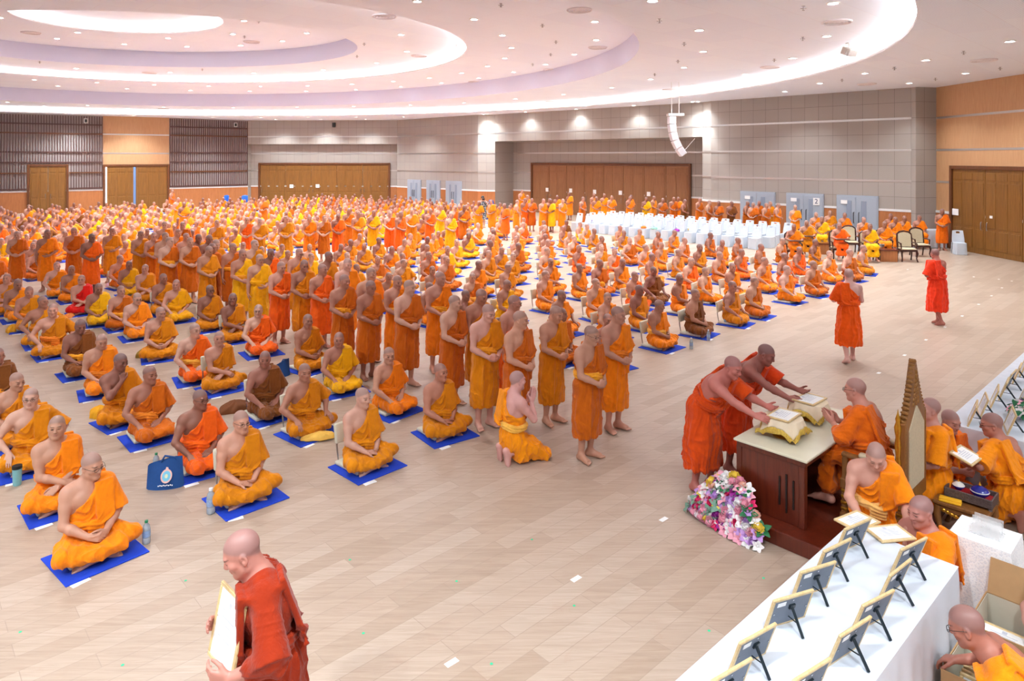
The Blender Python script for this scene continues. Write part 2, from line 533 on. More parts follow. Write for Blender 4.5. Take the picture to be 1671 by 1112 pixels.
# ------------------------------------------------------------------ people: one pose makes a body, a robe and a sash
def figure(name, J, h=0.008, hr=None, det=True, sash_h=None):
    """J holds the joints of one pose (facing -Y, left = +X). Returns body, robe, sash meshes and the head's matrix."""
    hr = hr or h * 1.25
    pel, neck = arr(J['pel']), arr(J['neck'])
    lf = unit(J.get('lf', (1, 0, 0)))
    up = unit(neck - pel); L = np.linalg.norm(neck - pel)
    lf = unit(lf - up * np.dot(lf, up)); fw = np.cross(lf, up) * 1.0
    fw = np.cross(up, lf) * -1.0
    if 'fw' in J and np.dot(fw, J['fw']) < 0: fw = -fw
    fat = J.get('fat', 1.0)
    R = np.stack([lf, -fw, up])
    t = lambda a, f=0.0, l=0.0: pel + up * L * a + fw * f + lf * l
    Bd, Rb, Sa = SDF(), SDF(), SDF()
    torso = [(t(.03, -.012), (.162, .125, .12)), (t(.30, .012), (.146, .112 * fat, .15)), (t(.50, .005), (.148, .108, .15)), (t(.72, 0), (.166, .112, .17))]
    for c, r in torso: Bd.ell(c, (r[0] * (0.5 + 0.5 * fat), r[1], r[2]), R, .06)
    sh = [t(.91, -.005, -.168), t(.91, -.005, .168)]
    Bd.rc(t(.90, -.008, -.12), t(.90, -.008, .12), .066, .066, .05)
    for s in (-1, 1):
        Bd.rc(t(1.02, -.012, s * .035), t(.95, -.012, s * .125), .042, .046, .05)
        Bd.ell(t(.76, .07, s * .075), (.075, .045, .06), R, .04)
        Bd.ell(t(.72, -.085, s * .085), (.07, .04, .10), R, .05)
    # head
    hd = J.get('head', (0, 0, 0))
    HR = head_basis(J.get('hfw', fw), *hd)
    if abs(J.get('lean', 0)) > 0: pass
    hc = J.get('hc'); hc = arr(hc) if hc is not None else neck + up * .074 + HR @ arr((0, -.032, .100))
    Bd.rc(t(.98, -.012), hc + HR @ arr((0, .022, -.055)), .063, .056, .04)
    Bd.rc(t(.95, .03), hc + HR @ arr((0, -.012, -.075)), .045, .046, .04)
    head(Bd, hc, HR, J.get('hfat', 1.0))
    # arms
    el = []
    for i, key in enumerate(('aR', 'aL')):
        w, pole, d, n, th, cu = J[key][:6]
        tc = J[key][6] if len(J[key]) > 6 else .5
        e, w = ik(sh[i], w, .275, .245, pole)
        el.append((e, w))
        Bd.ell(sh[i] + (e - sh[i]) * .12, (.062, .062, .066), None, .05)
        Bd.chain([sh[i], sh[i] + (e - sh[i]) * .45, e], [.056, .050 * (0.6 + 0.4 * fat), .040], .03)
        Bd.chain([e, e + (w - e) * .32, w], [.040, .042, .0275], .02)
        hand(Bd, w, d, n, arr(th), cu, 1.0, tc, J.get('spread', .1))
    # legs
    for i, g in enumerate(J['legs']):
        hip, kn, an = arr(g[0]), arr(g[1]), arr(g[2])
        Bd.chain([hip, hip + (kn - hip) * .5, kn], [.082, .070, .056], .04)
        Bd.chain([kn, kn + (an - kn) * .35, an], [.052, .052, .033], .03)
        if len(g) > 3 and g[3] is not None:
            foot(Bd, an, g[3], g[4] if len(g) > 4 else (0, 0, 1), 1 if i == 0 else -1)
    # robe: wrapped torso, cut on the diagonal that leaves the right shoulder bare
    ex = .021
    for c, r in torso: Rb.ell(c, (r[0] * (0.5 + 0.5 * fat) + ex, r[1] + ex, r[2] + ex), R, .05)
    Rb.rc(t(.89, -.008, -.10), t(.89, -.008, .12), .066 + ex, .066 + ex, .04)
    for s in (-1, 1):
        Rb.ell(t(.76, .07, s * .075), (.075 + ex, .045 + ex, .06 + ex), R, .04)
        Rb.ell(t(.72, -.085, s * .085), (.07 + ex, .04 + ex, .10 + ex), R, .05)
    Rb.rc(t(1.0, -.012, .055), t(.94, -.012, .13), .042 + ex, .046 + ex, .04)
    A_ = t(1.0, 0, .055); Bq = t(.46, 0, -.205)
    nn = unit(-lf * (A_ - Bq).dot(up) + up * (A_ - Bq).dot(lf))
    if not J.get('covered'):
        Rb.cut(A_, nn, .012)
    else:
        Rb.rc(sh[0], sh[0] + (el[0][0] - sh[0]) * .95, .068, .080, .03)
    # neck opening
    # sleeve over the left upper arm
    e, w = el[1]; s0 = sh[1]
    if not J.get('bareleft'):
        sl = J.get('sleeve', 1.0)
        Rb.rc(s0, s0 + (e - s0) * .45, .070, .076, .035); Rb.cap(s0 + (e - s0) * .2, s0 + (e - s0) * 1.0 * min(sl, 1.05), .070, .098, .012)
        if sl > 1.2: Rb.rc(e, e + (w - e) * .45, .075, .062, .03)
        if not J.get('noweb'):
            Rb.rc(s0 + (e - s0) * .7 - up * .0, t(.42, -.01, .135), .048, .055, .05)
    # folded outer cloth lying over the left shoulder, hanging in front and behind
    if not J.get('nostrip'):
        R2 = frame3(lf, -fw + up * -.20)
        Rb.box(t(.69, .138, .100), (.080, .020, .185), R2, .010, .004)
        R4 = frame3(lf, up + fw * .1)
        Rb.box(t(.985, -.01, .112), (.075, .019, .095), frame3(lf, up + lf * .35), .011, .02)
        R3 = frame3(lf, fw + up * -.15)
        Rb.box(t(.66, -.138, .100), (.080, .018, .21), R3, .011, .005)
    st = J['style']
    if st in ('stand', 'walk'):
        w0 = t(.10)
        hem = J.get('hem', .30)
        hx = J.get('hemc', (0, .01)); spr = J.get('hemr', (.215, .165))
        n_ = 9
        for i in range(n_):
            a = i / (n_ - 1)
            c = w0 * (1 - a) + arr((hx[0], hx[1], hem + .03)) * a
            rx = .178 * (1 - a) + spr[0] * a + .02 * math.sin(a * 3.1); ry = .146 * (1 - a) + spr[1] * a + .016 * math.sin(a * 3.1)
            Rb.ell(c, (rx * (.6 + .4 * fat), ry * (.5 + .5 * fat), .10), None, .05)
        for g in J['legs']:
            kn, an = arr(g[1]), arr(g[2])
            Rb.rc(kn, kn + (an - kn) * .62, .092, .085, .06)
        Rb.cut((hx[0], hx[1], hem), (0.03, J.get('hemtilt', .04), -1), .012)
        if J.get('flap', True):
            Rb.box(t(-.02, .168, .045), (.080, .016, .125), frame3(lf, -fw + up * .06), .012, .008)
        Rb.rc(t(-.10, .15, -.11), t(-1.15, .17, -.12), .012, .014, .02)
    else:
        lapc = J.get('lap')
        for g in J['legs']:
            hip, kn, an = arr(g[0]), arr(g[1]), arr(g[2])
            f = g[5] if len(g) > 5 else .9
            Rb.chain([hip, hip + (kn - hip) * .5, kn], [.105, .096, .076], .06)
            if f > 0: Rb.chain([kn, kn + (an - kn) * f * .5, kn + (an - kn) * f], [.070, .074, .062], .05)
        for c, r in (lapc or []): Rb.ell(c, r, None, .06)
        for q in J.get('drape', []): Rb.rc(*q, .05)
        fl = J.get('floorz', 0.004)
        Rb.cut((0, 0, fl), (0, 0, -1), .01)
    # sash tied round the waist with a knot in front
    sz = J.get('sash', .36)
    for i in range(26):
        a = i / 26 * 2 * PI
        q = lambda b: t(sz + .012 * math.sin(3 * b), 0, 0) + lf * math.cos(b) * (.150 * (0.5 + .5 * fat) + .026) + fw * math.sin(b) * (.113 * fat + .028) + fw * .010
        Sa.rc(q(a), q(a + 2 * PI / 26), .028, .028, .012)
        p1 = q(a) - up * .034; p2 = q(a + 2 * PI / 26) - up * .034
        Sa.rc(p1, p2, .022, .022, .008)
    if J.get('knot', True):
        k0 = t(sz - .04, .150 * (0.4 + .6 * fat) + .012, .02)
        Sa.ell(k0, (.075, .030, .045), R, .02)
        Sa.box(k0 - up * .055 + fw * .012, (.070, .016, .055), R, .013, .012)
    # meshes
    BV, BQ = Bd.mesh(h)
    RV, RQ = Rb.mesh(hr)
    SV, SQ = Sa.mesh(sash_h or hr)
    # folds: displace the cloth along its normals
    N = vnormals(RV, RQ)
    q = RV - A_
    s = q @ nn; lx = q @ lf; zz = (RV - pel) @ up / L
    wob = 1.6 * np.sin(lx * 11 + zz * 4) + 1.1 * np.sin(s * 13 - lx * 17 + 1.3) + .8 * np.sin(RV[:, 1] * 19 + zz * 9)
    rid = lambda q: 1 - 2.0 * np.abs(np.sin(q)) ** .7
    d1 = .7 * rid(s * 40 + wob) + .4 * rid(s * 83 + 1.7 * wob + 1)
    x, y, z = RV.T
    ang = np.arctan2(x - pel[0], -(y - pel[1]))
    if st in ('stand', 'walk'):
        w2 = 1.3 * np.sin(z * 7 + ang * 2) + .9 * np.sin(z * 13 - ang * 3 + 2)
        d2 = .65 * rid(ang * 4.5 + w2 * .45) + .30 * rid(z * 17 + ang * 2.6 + w2) + .3 * rid(ang * 9.5 + w2 * .8 + 2)
        amp2 = .0105 + .007 * np.clip(.9 - z, 0, 1)
    else:
        rr = np.sqrt((x - pel[0]) ** 2 + (y - pel[1]) ** 2)
        w2 = 1.5 * np.sin(x * 9 + y * 6) + 1.1 * np.sin(y * 14 - x * 8 + 1) + .8 * np.sin(z * 22 + x * 12)
        d2 = .65 * rid(ang * 5.5 + w2 * .7) + .45 * rid(rr * 24 + w2 * 1.2 + ang * 1.5) + .3 * rid(ang * 12 - w2)
        amp2 = .0150
    m = np.clip((zz - .12) / .2, 0, 1)
    strip = np.clip((lx + .055) / .02, 0, 1) * np.clip((zz - .4) / .1, 0, 1)
    amp = (m * .0130 * (1 - .85 * strip) * np.ones(len(RV)) + (1 - m) * amp2) * J.get('folds', 1.0)
    d = m * d1 + (1 - m) * d2
    RV = RV + N * (d * amp)[:, None]
    if st not in ('stand', 'walk'): RV[:, 2] = np.maximum(RV[:, 2], J.get('floorz', .004))
    NS = vnormals(SV, SQ)
    SV = SV + NS * (.004 * np.sin((SV @ up) * 170 + 2.5 * np.sin((SV @ lf) * 24)))[:, None]
    body = np_mesh(name + '_body', BV, BQ); robe = np_mesh(name + '_robe', RV, RQ); sash = np_mesh(name + '_sash', SV, SQ)
    feat = head_feat(BV, hc, HR)
    a = body.attributes.new('feat', 'FLOAT_COLOR', 'POINT'); a.data.foreach_set('color', feat.ravel())
    HM = Matrix.Identity(4)
    for i in range(3):
        for j in range(3): HM[i][j] = HR[i][j]
        HM[i][3] = hc[i]
    return dict(body=body, robe=robe, sash=sash, HM=HM, feat=feat, J=J, el=el)

# ---- poses
def legs_cross():
    return [((-.09, .0, .09), (-.29, -.25, .095), (.03, -.245, .05), (.75, -.25, -.15), (.3, -.4, .8), 1.25),
            ((.09, .0, .09), (.30, -.24, .100), (-.03, -.31, .045), (-.8, .1, -.1), (-.3, -.4, .8), 1.1)]

def legs_side():
    return [((-.09, .0, .09), (-.13, -.42, .085), (-.16, .02, .05), (-.25, 1, -.1), (-.7, -.2, -.6), .5),
            ((.09, .0, .09), (.19, -.38, .085), (.02, -.02, .055), (-.4, .9, -.1), (-.5, -.2, .7), .5)]

def pose_sit(arms='lap', head=(0, 4, 0), legs='cross', lean=0.0, fat=1.0, **kw):
    J = dict(pel=(0, .01, .10), neck=(kw.pop('nx', 0.0), -.015 - lean, .60), head=head, style='sit', fat=fat)
    if legs == 'cross':
        J['legs'] = legs_cross(); J['lap'] = [((0, -.19, .075), (.25, .21, .070)), ((0, -.02, .08), (.20, .16, .09))]
        J['drape'] = [((-.20, -.29, .05), (.18, -.32, .045), .052, .052)]
    else:
        J['legs'] = legs_side(); J['lap'] = [((.03, -.20, .075), (.21, .25, .075)), ((0, -.02, .08), (.20, .17, .09))]
        J['drape'] = [((.05, -.40, .05), (.28, -.20, .03), .05, .05), ((-.15, .05, .05), (.1, .12, .05), .08, .08)]
    if arms == 'lap':
        J['aR'] = ((-.085, -.245, .185), (-.8, .35, -.5), (.9, -.28, -.15), (.15, .3, -1), (.2, -.6, .5), .35)
        J['aL'] = ((.075, -.225, .160), (.8, .35, -.5), (-.9, -.3, -.05), (-.1, .3, 1), (-.2, -.6, .4), .35)
    elif arms == 'clasp':
        J['aR'] = ((-.07, -.255, .20), (-.8, .35, -.5), (.85, -.45, -.2), (.4, .75, -.5), (.2, -.1, .9), .75)
        J['aL'] = ((.075, -.245, .195), (.8, .35, -.5), (-.85, -.45, -.2), (-.4, .75, .2), (-.2, -.1, .9), .75)
    elif arms == 'knees':
        J['aR'] = ((-.225, -.215, .205), (-.8, .5, -.1), (-.15, -.85, -.45), (.05, .3, -1), (.9, -.3, 0), .25)
        J['aL'] = ((.235, -.205, .210), (.8, .5, -.1), (.15, -.85, -.45), (-.05, .3, -1), (-.9, -.3, 0), .25)
    elif arms == 'thigh':
        J['aR'] = ((-.165, -.26, .185), (-.9, .3, -.2), (.15, -.85, -.45), (.05, .3, -1), (.9, -.3, 0), .22)
        J['aL'] = ((.105, -.215, .185), (.8, .35, -.5), (-.7, -.6, -.2), (-.1, .4, -1), (-.4, -.2, .7), .35)
    elif arms == 'crossed':
        J['aR'] = ((.02, -.26, .24), (-.8, .2, -.6), (.85, -.3, -.4), (.2, .6, -.8), (.2, -.5, .5), .4)
        J['aL'] = ((-.03, -.235, .20), (.8, .2, -.6), (-.8, -.35, -.35), (-.1, .6, -.8), (-.2, -.5, .5), .4)
    elif arms == 'chin':
        J['aR'] = ((-.03, -.20, .535), (-.5, -.3, -1), (.12, .25, .95), (.2, .9, -.2), (.7, -.2, .2), 1.1)
        J['aL'] = ((.10, -.24, .19), (.8, .35, -.5), (-.8, -.4, -.15), (-.1, .4, -1), (-.4, -.2, .7), .4)
    J.update(kw)
    return J

def pose_stand(arms='clasp', head=(0, 6, 0), fat=1.0, **kw):
    J = dict(pel=(0, .01, .93), neck=(0, -.005, 1.42), head=head, style='stand', fat=fat,
             legs=[((-.09, .01, .88), (-.095, -.005, .48), (-.095, .03, .085), (-.25, -1, 0)),
                   ((.09, .01, .88), (.085, -.015, .48), (.085, .02, .085), (.22, -1, 0))])
    if arms == 'clasp':
        J['aR'] = ((-.085, -.235, 1.015), (-.75, .45, -.5), (.9, -.25, -.15), (.25, .8, -.35), (.1, -.2, .9), .55)
        J['aL'] = ((.075, -.215, .990), (.75, .45, -.5), (-.9, -.3, -.12), (-.25, .8, .3), (-.1, -.2, .9), .55)
    elif arms == 'down':
        J['aR'] = ((-.245, -.06, .845), (-.6, 1, 0), (.05, -.2, -1), (1, .1, 0), (.1, -1, -.2), .35)
        J['aL'] = ((.085, -.215, 1.00), (.75, .45, -.5), (-.9, -.3, -.12), (-.25, .8, .3), (-.1, -.2, .9), .45)
    elif arms == 'high':
        J['aR'] = ((-.05, -.20, 1.17), (-.7, .3, -.7), (.8, -.3, .25), (.25, .8, -.35), (.1, -.2, .9), .6)
        J['aL'] = ((.06, -.19, 1.14), (.7, .3, -.7), (-.8, -.3, .25), (-.25, .8, .3), (-.1, -.2, .9), .6)
    J.update(kw)
    return J
# ------------------------------------------------------------------ the hall: floor, walls, doors, ceiling
HC = 6.77                                     # height of the outer ceiling
def wp(px, Z): return Vector(((px - CX) / FOC * Z, Z, 0))

def floor_mat():
    t = NT('floor_planks')
    co = t.coord('Object', rot=(0, 0, -UANG))
    br = t.node('ShaderNodeTexBrick', offset=0.37, offset_frequency=2)
    t.link(co, br.inputs['Vector'])
    for k, v in (('Scale', 1.0), ('Mortar Size', .0035), ('Mortar Smooth', .2), ('Bias', 0.0), ('Brick Width', 1.22), ('Row Height', .185)):
        br.inputs[k].default_value = v
    br.inputs['Color1'].default_value = (0, 0, 0, 1); br.inputs['Color2'].default_value = (1, 1, 1, 1); br.inputs['Mortar'].default_value = (.5, .5, .5, 1)
    tone = t.ramp(br.outputs['Color'], [(0.0, rgba((196, 177, 161))), (.5, rgba((190, 169, 152))), (1.0, rgba((181, 159, 141)))])
    g = t.noise(1.0, 6, t.coord('Object', scale=(1.6, 26, 1), rot=(0, 0, -UANG)), .65, 1.4)
    # rotate first, then stretch along the plank
    c = t.mix(t.ramp(g, [(.30, (1, 1, 1)), (.68, (0, 0, 0))]), tone, t.mix(1.0, tone, (.80, .76, .72, 1), 'MULTIPLY'))
    sp = t.noise(4.5, 5, co, .7, .6)
    c = t.mix(t.math('MULTIPLY', t.ramp(sp, [(.58, (0, 0, 0)), (.80, (1, 1, 1))]), .45), c, rgba((176, 144, 124)))
    c = t.mix(t.math('MULTIPLY', br.outputs['Fac'], .30), c, rgba((130, 110, 96)))
    t.link(c, t.b.inputs['Base Color'])
    t.set(Roughness=.36)
    t.b.inputs['Specular IOR Level'].default_value = .4
    t.bump(br.outputs['Fac'], .12, -.002)
    return t.m

def tile_mat(name, col, w=.655, hgt=.6825, z0=.0):
    t = NT(name)
    co = t.coord('Object')
    s = t.node('ShaderNodeSeparateXYZ'); t.link(co, s.inputs[0])
    cb = t.node('ShaderNodeCombineXYZ'); t.link(s.outputs[0], cb.inputs[0]); t.link(t.math('SUBTRACT', s.outputs[2], z0), cb.inputs[1])
    br = t.node('ShaderNodeTexBrick', offset=0.0)
    t.link(cb.outputs[0], br.inputs['Vector'])
    for k, v in (('Scale', 1.0), ('Mortar Size', .007), ('Mortar Smooth', .1), ('Brick Width', w), ('Row Height', hgt)):
        br.inputs[k].default_value = v
    a = rgba(col); b = tuple(x * .93 for x in a[:3]) + (1,)
    br.inputs['Color1'].default_value = a; br.inputs['Color2'].default_value = b; br.inputs['Mortar'].default_value = tuple(x * .42 for x in a[:3]) + (1,)
    n = t.noise(60, 2, co)
    c = t.mix(t.math('MULTIPLY', n, .25), br.outputs['Color'], tuple(x * .75 for x in a[:3]) + (1,))
    t.link(c, t.b.inputs['Base Color']); t.set(Roughness=.8)
    t.b.inputs['Specular IOR Level'].default_value = .25
    t.bump(br.outputs['Fac'], .3, -.004)
    return t.m

def wood_mat(name, c1, c2, sx=26.0, sz=1.3, rough=.5, panel=None, coat=0.0, axis='z'):
    t = NT(name)
    sc = {'z': (sx, sx, sz), 'x': (sz, sx, sx), 'y': (sx, sz, sx)}[axis]
    g = t.noise(1.0, 5, t.coord('Object', scale=sc), .6, .8)
    c = t.mix(t.ramp(g, [(.28, (0, 0, 0)), (.72, (1, 1, 1))]), rgba(c1), rgba(c2))
    if panel:
        co = t.coord('Object'); s = t.node('ShaderNodeSeparateXYZ'); t.link(co, s.inputs[0])
        cb = t.node('ShaderNodeCombineXYZ'); t.link(s.outputs[0], cb.inputs[0]); t.link(s.outputs[2], cb.inputs[1])
        br = t.node('ShaderNodeTexBrick', offset=0.0); t.link(cb.outputs[0], br.inputs['Vector'])
        for k, v in (('Scale', 1.0), ('Mortar Size', .004), ('Brick Width', panel[0]), ('Row Height', panel[1])): br.inputs[k].default_value = v
        c = t.mix(t.math('MULTIPLY', br.outputs['Fac'], .6), c, tuple(x * .35 for x in lin(c1)) + (1,))
    t.link(c, t.b.inputs['Base Color']); t.set(Roughness=rough)
    if coat: t.b.inputs['Coat Weight'].default_value = coat
    t.bump(g, .08, .003)
    return t.m

def ceil_mat():
    t = NT('ceiling_board')
    co = t.coord('Object', rot=(0, 0, -UANG))
    br = t.node('ShaderNodeTexBrick', offset=0.5); t.link(co, br.inputs['Vector'])
    for k, v in (('Scale', 1.0), ('Mortar Size', .004), ('Brick Width', 2.4), ('Row Height', 1.2)): br.inputs[k].default_value = v
    br.inputs['Color1'].default_value = rgba((240, 244, 255)); br.inputs['Color2'].default_value = rgba((236, 240, 253)); br.inputs['Mortar'].default_value = rgba((230, 226, 236))
    vo = t.node('ShaderNodeTexVoronoi'); vo.inputs['Scale'].default_value = 22; vo.inputs['Randomness'].default_value = 0.0; t.link(co, vo.inputs['Vector'])
    dots = t.ramp(vo.outputs['Distance'], [(.14, (1, 1, 1)), (.2, (0, 0, 0))])
    c = t.mix(t.math('MULTIPLY', dots, .22), br.outputs['Color'], rgba((150, 140, 142)))
    t.link(c, t.b.inputs['Base Color']); t.set(Roughness=.85)
    t.b.inputs['Specular IOR Level'].default_value = .2
    return t.m

M_floor = floor_mat()
M_tile = tile_mat('grey_fabric_tiles', (172, 163, 156), z0=.01)
M_woodwall = wood_mat('pale_wood_veneer', (206, 162, 120), (184, 136, 94), 40, 1.5, .55)
M_wains = wood_mat('wainscot_wood', (190, 122, 72), (160, 96, 52), 30, 1.5, .5)
M_door = wood_mat('door_wood', (146, 98, 40), (112, 72, 26), 26, 1.2, .42, (.62, 6.0))
M_doorframe = wood_mat('door_frame_wood', (116, 66, 30), (86, 48, 22), 20, 1.5, .45)
M_recess = wood_mat('folding_wall_wood', (158, 108, 68), (128, 84, 50), 26, 1.2, .5, (.80, 6.0))
M_slat = wood_mat('dark_slat_wood', (96, 62, 56), (72, 44, 40), 30, 1.5, .5)
M_slatback = simple('grey_backing', (182, 172, 170), .8)
M_white = simple('white_paint', (236, 234, 232), .5, noise=.02)
M_rail = simple('white_rail', (228, 226, 226), .4, noise=.02)
M_band = simple('brushed_band', (205, 202, 198), .3, .8, noise=.05)
M_ceil = ceil_mat()
M_fascia = simple('lavender_fascia', (224, 224, 246), .75, noise=.02)
M_bluedoor = simple('blue_grey_door', (164, 174, 188), .45, noise=.03)
M_bluepanel = simple('blue_grey_panel', (138, 150, 168), .4, noise=.03)
M_black = simple('black_plastic', (22, 22, 24), .4, noise=.05)
M_steel = simple('steel', (170, 172, 176), .25, .9)
M_paper = simple('white_paper', (244, 244, 244), .7, noise=.015)
M_lamp = emit('lamp_lens', (1.0, .98, .95), 38.0)
M_cove = emit('cove_strip', (1.0, .985, .97), 48.0)
M_daylight = emit('daylight_gap', (.93, .97, 1.0), 1.6)

floor_obj = B()
floor_obj.box((-6, 28, -.15), (90, 80, .30))
floor_o = floor_obj.obj('floor', M_floor); tag(floor_o, kind='structure')

def wall_frame(p0, p1):
    """frame at p0: x along the wall, y away from the hall, z up"""
    d = (p1 - p0); d.z = 0; d.normalize()
    n = Vector((d.y, -d.x, 0))
    ctr = Vector((-10, 25, 0))
    if n.dot(p0 - ctr) < 0: n = -n
    M = Matrix.Identity(4)
    for i in range(3): M[i][0] = d[i]; M[i][1] = n[i]; M[i][2] = (0, 0, 1)[i]; M[i][3] = p0[i]
    return M, (p1 - p0).length

def wall(name, p0, p1, z0, z1, mat, thick=.25, y0=0.0, **kw):
    M, L = wall_frame(p0, p1)
    b = B(); b.box((L / 2, y0 + thick / 2, (z0 + z1) / 2), (L, thick, z1 - z0))
    o = b.obj(name, mat); o.matrix_world = M; tag(o, kind='structure')
    return o

W_r0 = Vector((19.30, 4.0, 0)); W_r1 = Vector((18.16, 29.49, 0)); W_p = Vector((17.10, 29.25, 0))
W_g = Vector((10.58, 36.28, 0)); W_h0 = Vector((10.32, 36.97, 0)); W_h1 = wp(808, 47.25); W_c = wp(780, 47.7)
W_a = wp(648, 54.4); W_e = wp(404, 54.9); W_s1 = wp(276, 51.2); W_s2 = wp(168, 48.95); W_s3 = wp(0, 45.6)
_d = (W_s3 - W_s2).normalized(); W_s4 = W_s3 + _d * 9.0

wall('wall_right', W_r0, W_r1, 0, HC, M_woodwall)
wall('wall_column', W_r1, W_p, 0, HC, M_tile)
wall('wall_back_right', W_p, W_g, 0, HC, M_tile)
wall('wall_column.001', W_g, W_h0, 0, HC, M_tile)
wall('wall_header', W_h0, W_h1, 4.9, HC, M_tile)
Mh, Lh = wall_frame(W_h0, W_h1)
RD = 1.9
r0 = Mh @ Vector((-.6, RD, 0)); r1 = Mh @ Vector((Lh, RD, 0))
wall('wall_recess', r0, r1, 0, 5.0, M_tile)
def slab(name, M, lo, hi, mat):
    b = B(); lo, hi = Vector(lo), Vector(hi); b.box((lo + hi) / 2, hi - lo); o = b.obj(name, mat); o.matrix_world = M; tag(o, kind='structure'); return o
slab('wall_recess_side', Mh, (Lh, .0, 0), (Lh + .3, RD, 4.95), M_tile)
slab('ceiling_recess', Mh, (-.6, .25, 4.9), (Lh, RD, 5.0), M_tile)
wall('wall_column.002', W_h1, W_c, 0, HC, M_tile)
wall('wall_back', W_c, W_a, 0, HC, M_tile)
wall('wall_end_header', W_a, W_e, 4.86, HC, M_tile)
Me, Le = wall_frame(W_a, W_e)
slab('wall_end', Me, (0, .55, 0), (Le, .8, 4.9), M_tile)
slab('ceiling_end_recess', Me, (0, .25, 4.86), (Le, .55, 4.95), M_tile)
slab('wall_end_side', Me, (Le - .05, 0, 0), (Le + .2, .8, 4.9), M_tile)
wall('wall_left', W_e, W_s1, 0, HC, M_slatback)
wall('wall_left_panel', W_s1, W_s2, 0, HC, M_woodwall)
wall('wall_left_near', W_s2, W_s4, 0, HC, M_slatback)

# wainscots with a white rail, metal bands
TN = [0]
def trim(M, lo, hi, mat, name='trim'):
    TN[0] += 1
    o = slab('%s_%d' % (name, TN[0]), M, lo, hi, mat)
    return o
def wainscot(p0, p1, x0=None, x1=None, y=0.0):
    M, L = wall_frame(p0, p1); a = 0 if x0 is None else x0; b = L if x1 is None else x1
    trim(M, (a, y - .02, 0), (b, y + .01, 1.42), M_wains); trim(M, (a, y - .04, 1.42), (b, y + .01, 1.52), M_rail)
def bands(p0, p1, hs=(5.46, 4.09, 2.74), y=0.0):
    M, L = wall_frame(p0, p1)
    for h in hs: trim(M, (0, y - .012, h - .045), (L, y + .02, h + .045), M_band)
for a, b in ((W_r1, W_p), (W_p, W_g), (W_g, W_h0), (W_h1, W_c), (W_c, W_a), (W_e, W_s1), (W_s2, W_s4)): wainscot(a, b)
wainscot(W_r0, W_r1)
wainscot(r0, r1)
for a, b in ((W_r0, W_r1), (W_r1, W_p), (W_p, W_g), (W_g, W_h0), (W_h1, W_c), (W_c, W_a)): bands(a, b)
bands(W_h0, W_h1, (5.46,)); bands(r0, r1, (4.09, 2.74)); bands(W_a, W_e, (5.46,)); bands(W_s1, W_s2, (5.46, 4.09))
trim(Me, (0, .53, 4.05), (Le, .56, 4.13), M_band); trim(Me, (0, .53, 2.70), (Le, .56, 2.78), M_band)
trim(Me, (0, .53, 0), (Le, .56, 1.42), M_wains); trim(Me, (0, .50, 1.42), (Le, .56, 1.52), M_rail)

# doors
DN = [0]
def along(p0, p1, px):
    """distance along a wall of the point the photograph shows in column px"""
    k = (px - CX) / FOC
    d = p1 - p0
    s = (k * p0.y - p0.x) / (d.x - k * d.y)
    return s * d.length
def wood_door(p0, p1, a, b, top, y=0.0, leaves=2, mat=None, relief=True, handle=True):
    DN[0] += 1
    M, L = wall_frame(p0, p1)
    a, b = min(a, b), max(a, b)
    f = B()
    for x0, x1, z0, z1 in ((a - .14, a, 0, top + .14), (b, b + .14, 0, top + .14), (a, b, top, top + .14)):
        f.box(((x0 + x1) / 2, y - .05, (z0 + z1) / 2), (x1 - x0, .14, z1 - z0), bev=.01)
    fr = f.obj('door_%d' % DN[0], M_doorframe); fr.matrix_world = M; tag(fr, kind='structure')
    w = (b - a) / leaves
    for i in range(leaves):
        q = B(); x0 = a + i * w + .012; x1 = a + (i + 1) * w - .012
        q.box(((x0 + x1) / 2, y - .02, top / 2), (x1 - x0, .06, top - .02))
        if relief:
            n = max(1, round(w / .62)); pw = (x1 - x0) / n
            for j in range(n):
                for z0, z1 in ((.22, .95), (1.05, top - .52), (top - .42, top - .14)):
                    q.box((x0 + pw * (j + .5), y - .055, (z0 + z1) / 2), (pw - .16, .022, z1 - z0), bev=.008, seg=1)
        lf_ = q.obj('door_panel', mat or M_door, fr)
        if handle:
            hx = (x1 - .14) if i % 2 == 0 else (x0 + .14)
            hb = B(); hb.tube([(hx, y - .09, .95), (hx, y - .12, 1.0), (hx, y - .12, 1.22), (hx, y - .09, 1.27)], .014)
            hb.obj('door_handle', M_steel, lf_, smooth=True)
    return fr
# right wall, recess, end wall, left wall
wood_door(W_r0, W_r1, (W_r0 - W_r1).length - 8.6, (W_r0 - W_r1).length - 1.35, 3.30, leaves=4)
wood_door(r0, r1, along(r0, r1, 1125), along(r0, r1, 870), 3.28, leaves=8, mat=M_recess)
e0, e1 = Me @ Vector((0, .55, 0)), Me @ Vector((Le, .55, 0))
wood_door(e0, e1, along(e0, e1, 634), along(e0, e1, 425), 3.22, leaves=5)
wood_door(W_s2, W_s4, along(W_s2, W_s4, 108), along(W_s2, W_s4, 48), 3.18, leaves=2)
dl = wood_door(W_s1, W_s2, along(W_s1, W_s2, 273), along(W_s1, W_s2, 172), 3.15, leaves=2, handle=False)
Ml, Ll = wall_frame(W_s1, W_s2)
for a_, b_, nm in ((174.5, 171.5, 0), (221.5, 217.5, 1)):
    x0_, x1_ = along(W_s1, W_s2, a_), along(W_s1, W_s2, b_)
    g_ = B(); g_.box(((x0_ + x1_) / 2, -.085, 1.55), (abs(x1_ - x0_), .02, 3.08))
    o_ = g_.obj('door_gap', M_daylight if nm == 0 else simple('blue_beyond', (108, 140, 190), .6), dl)

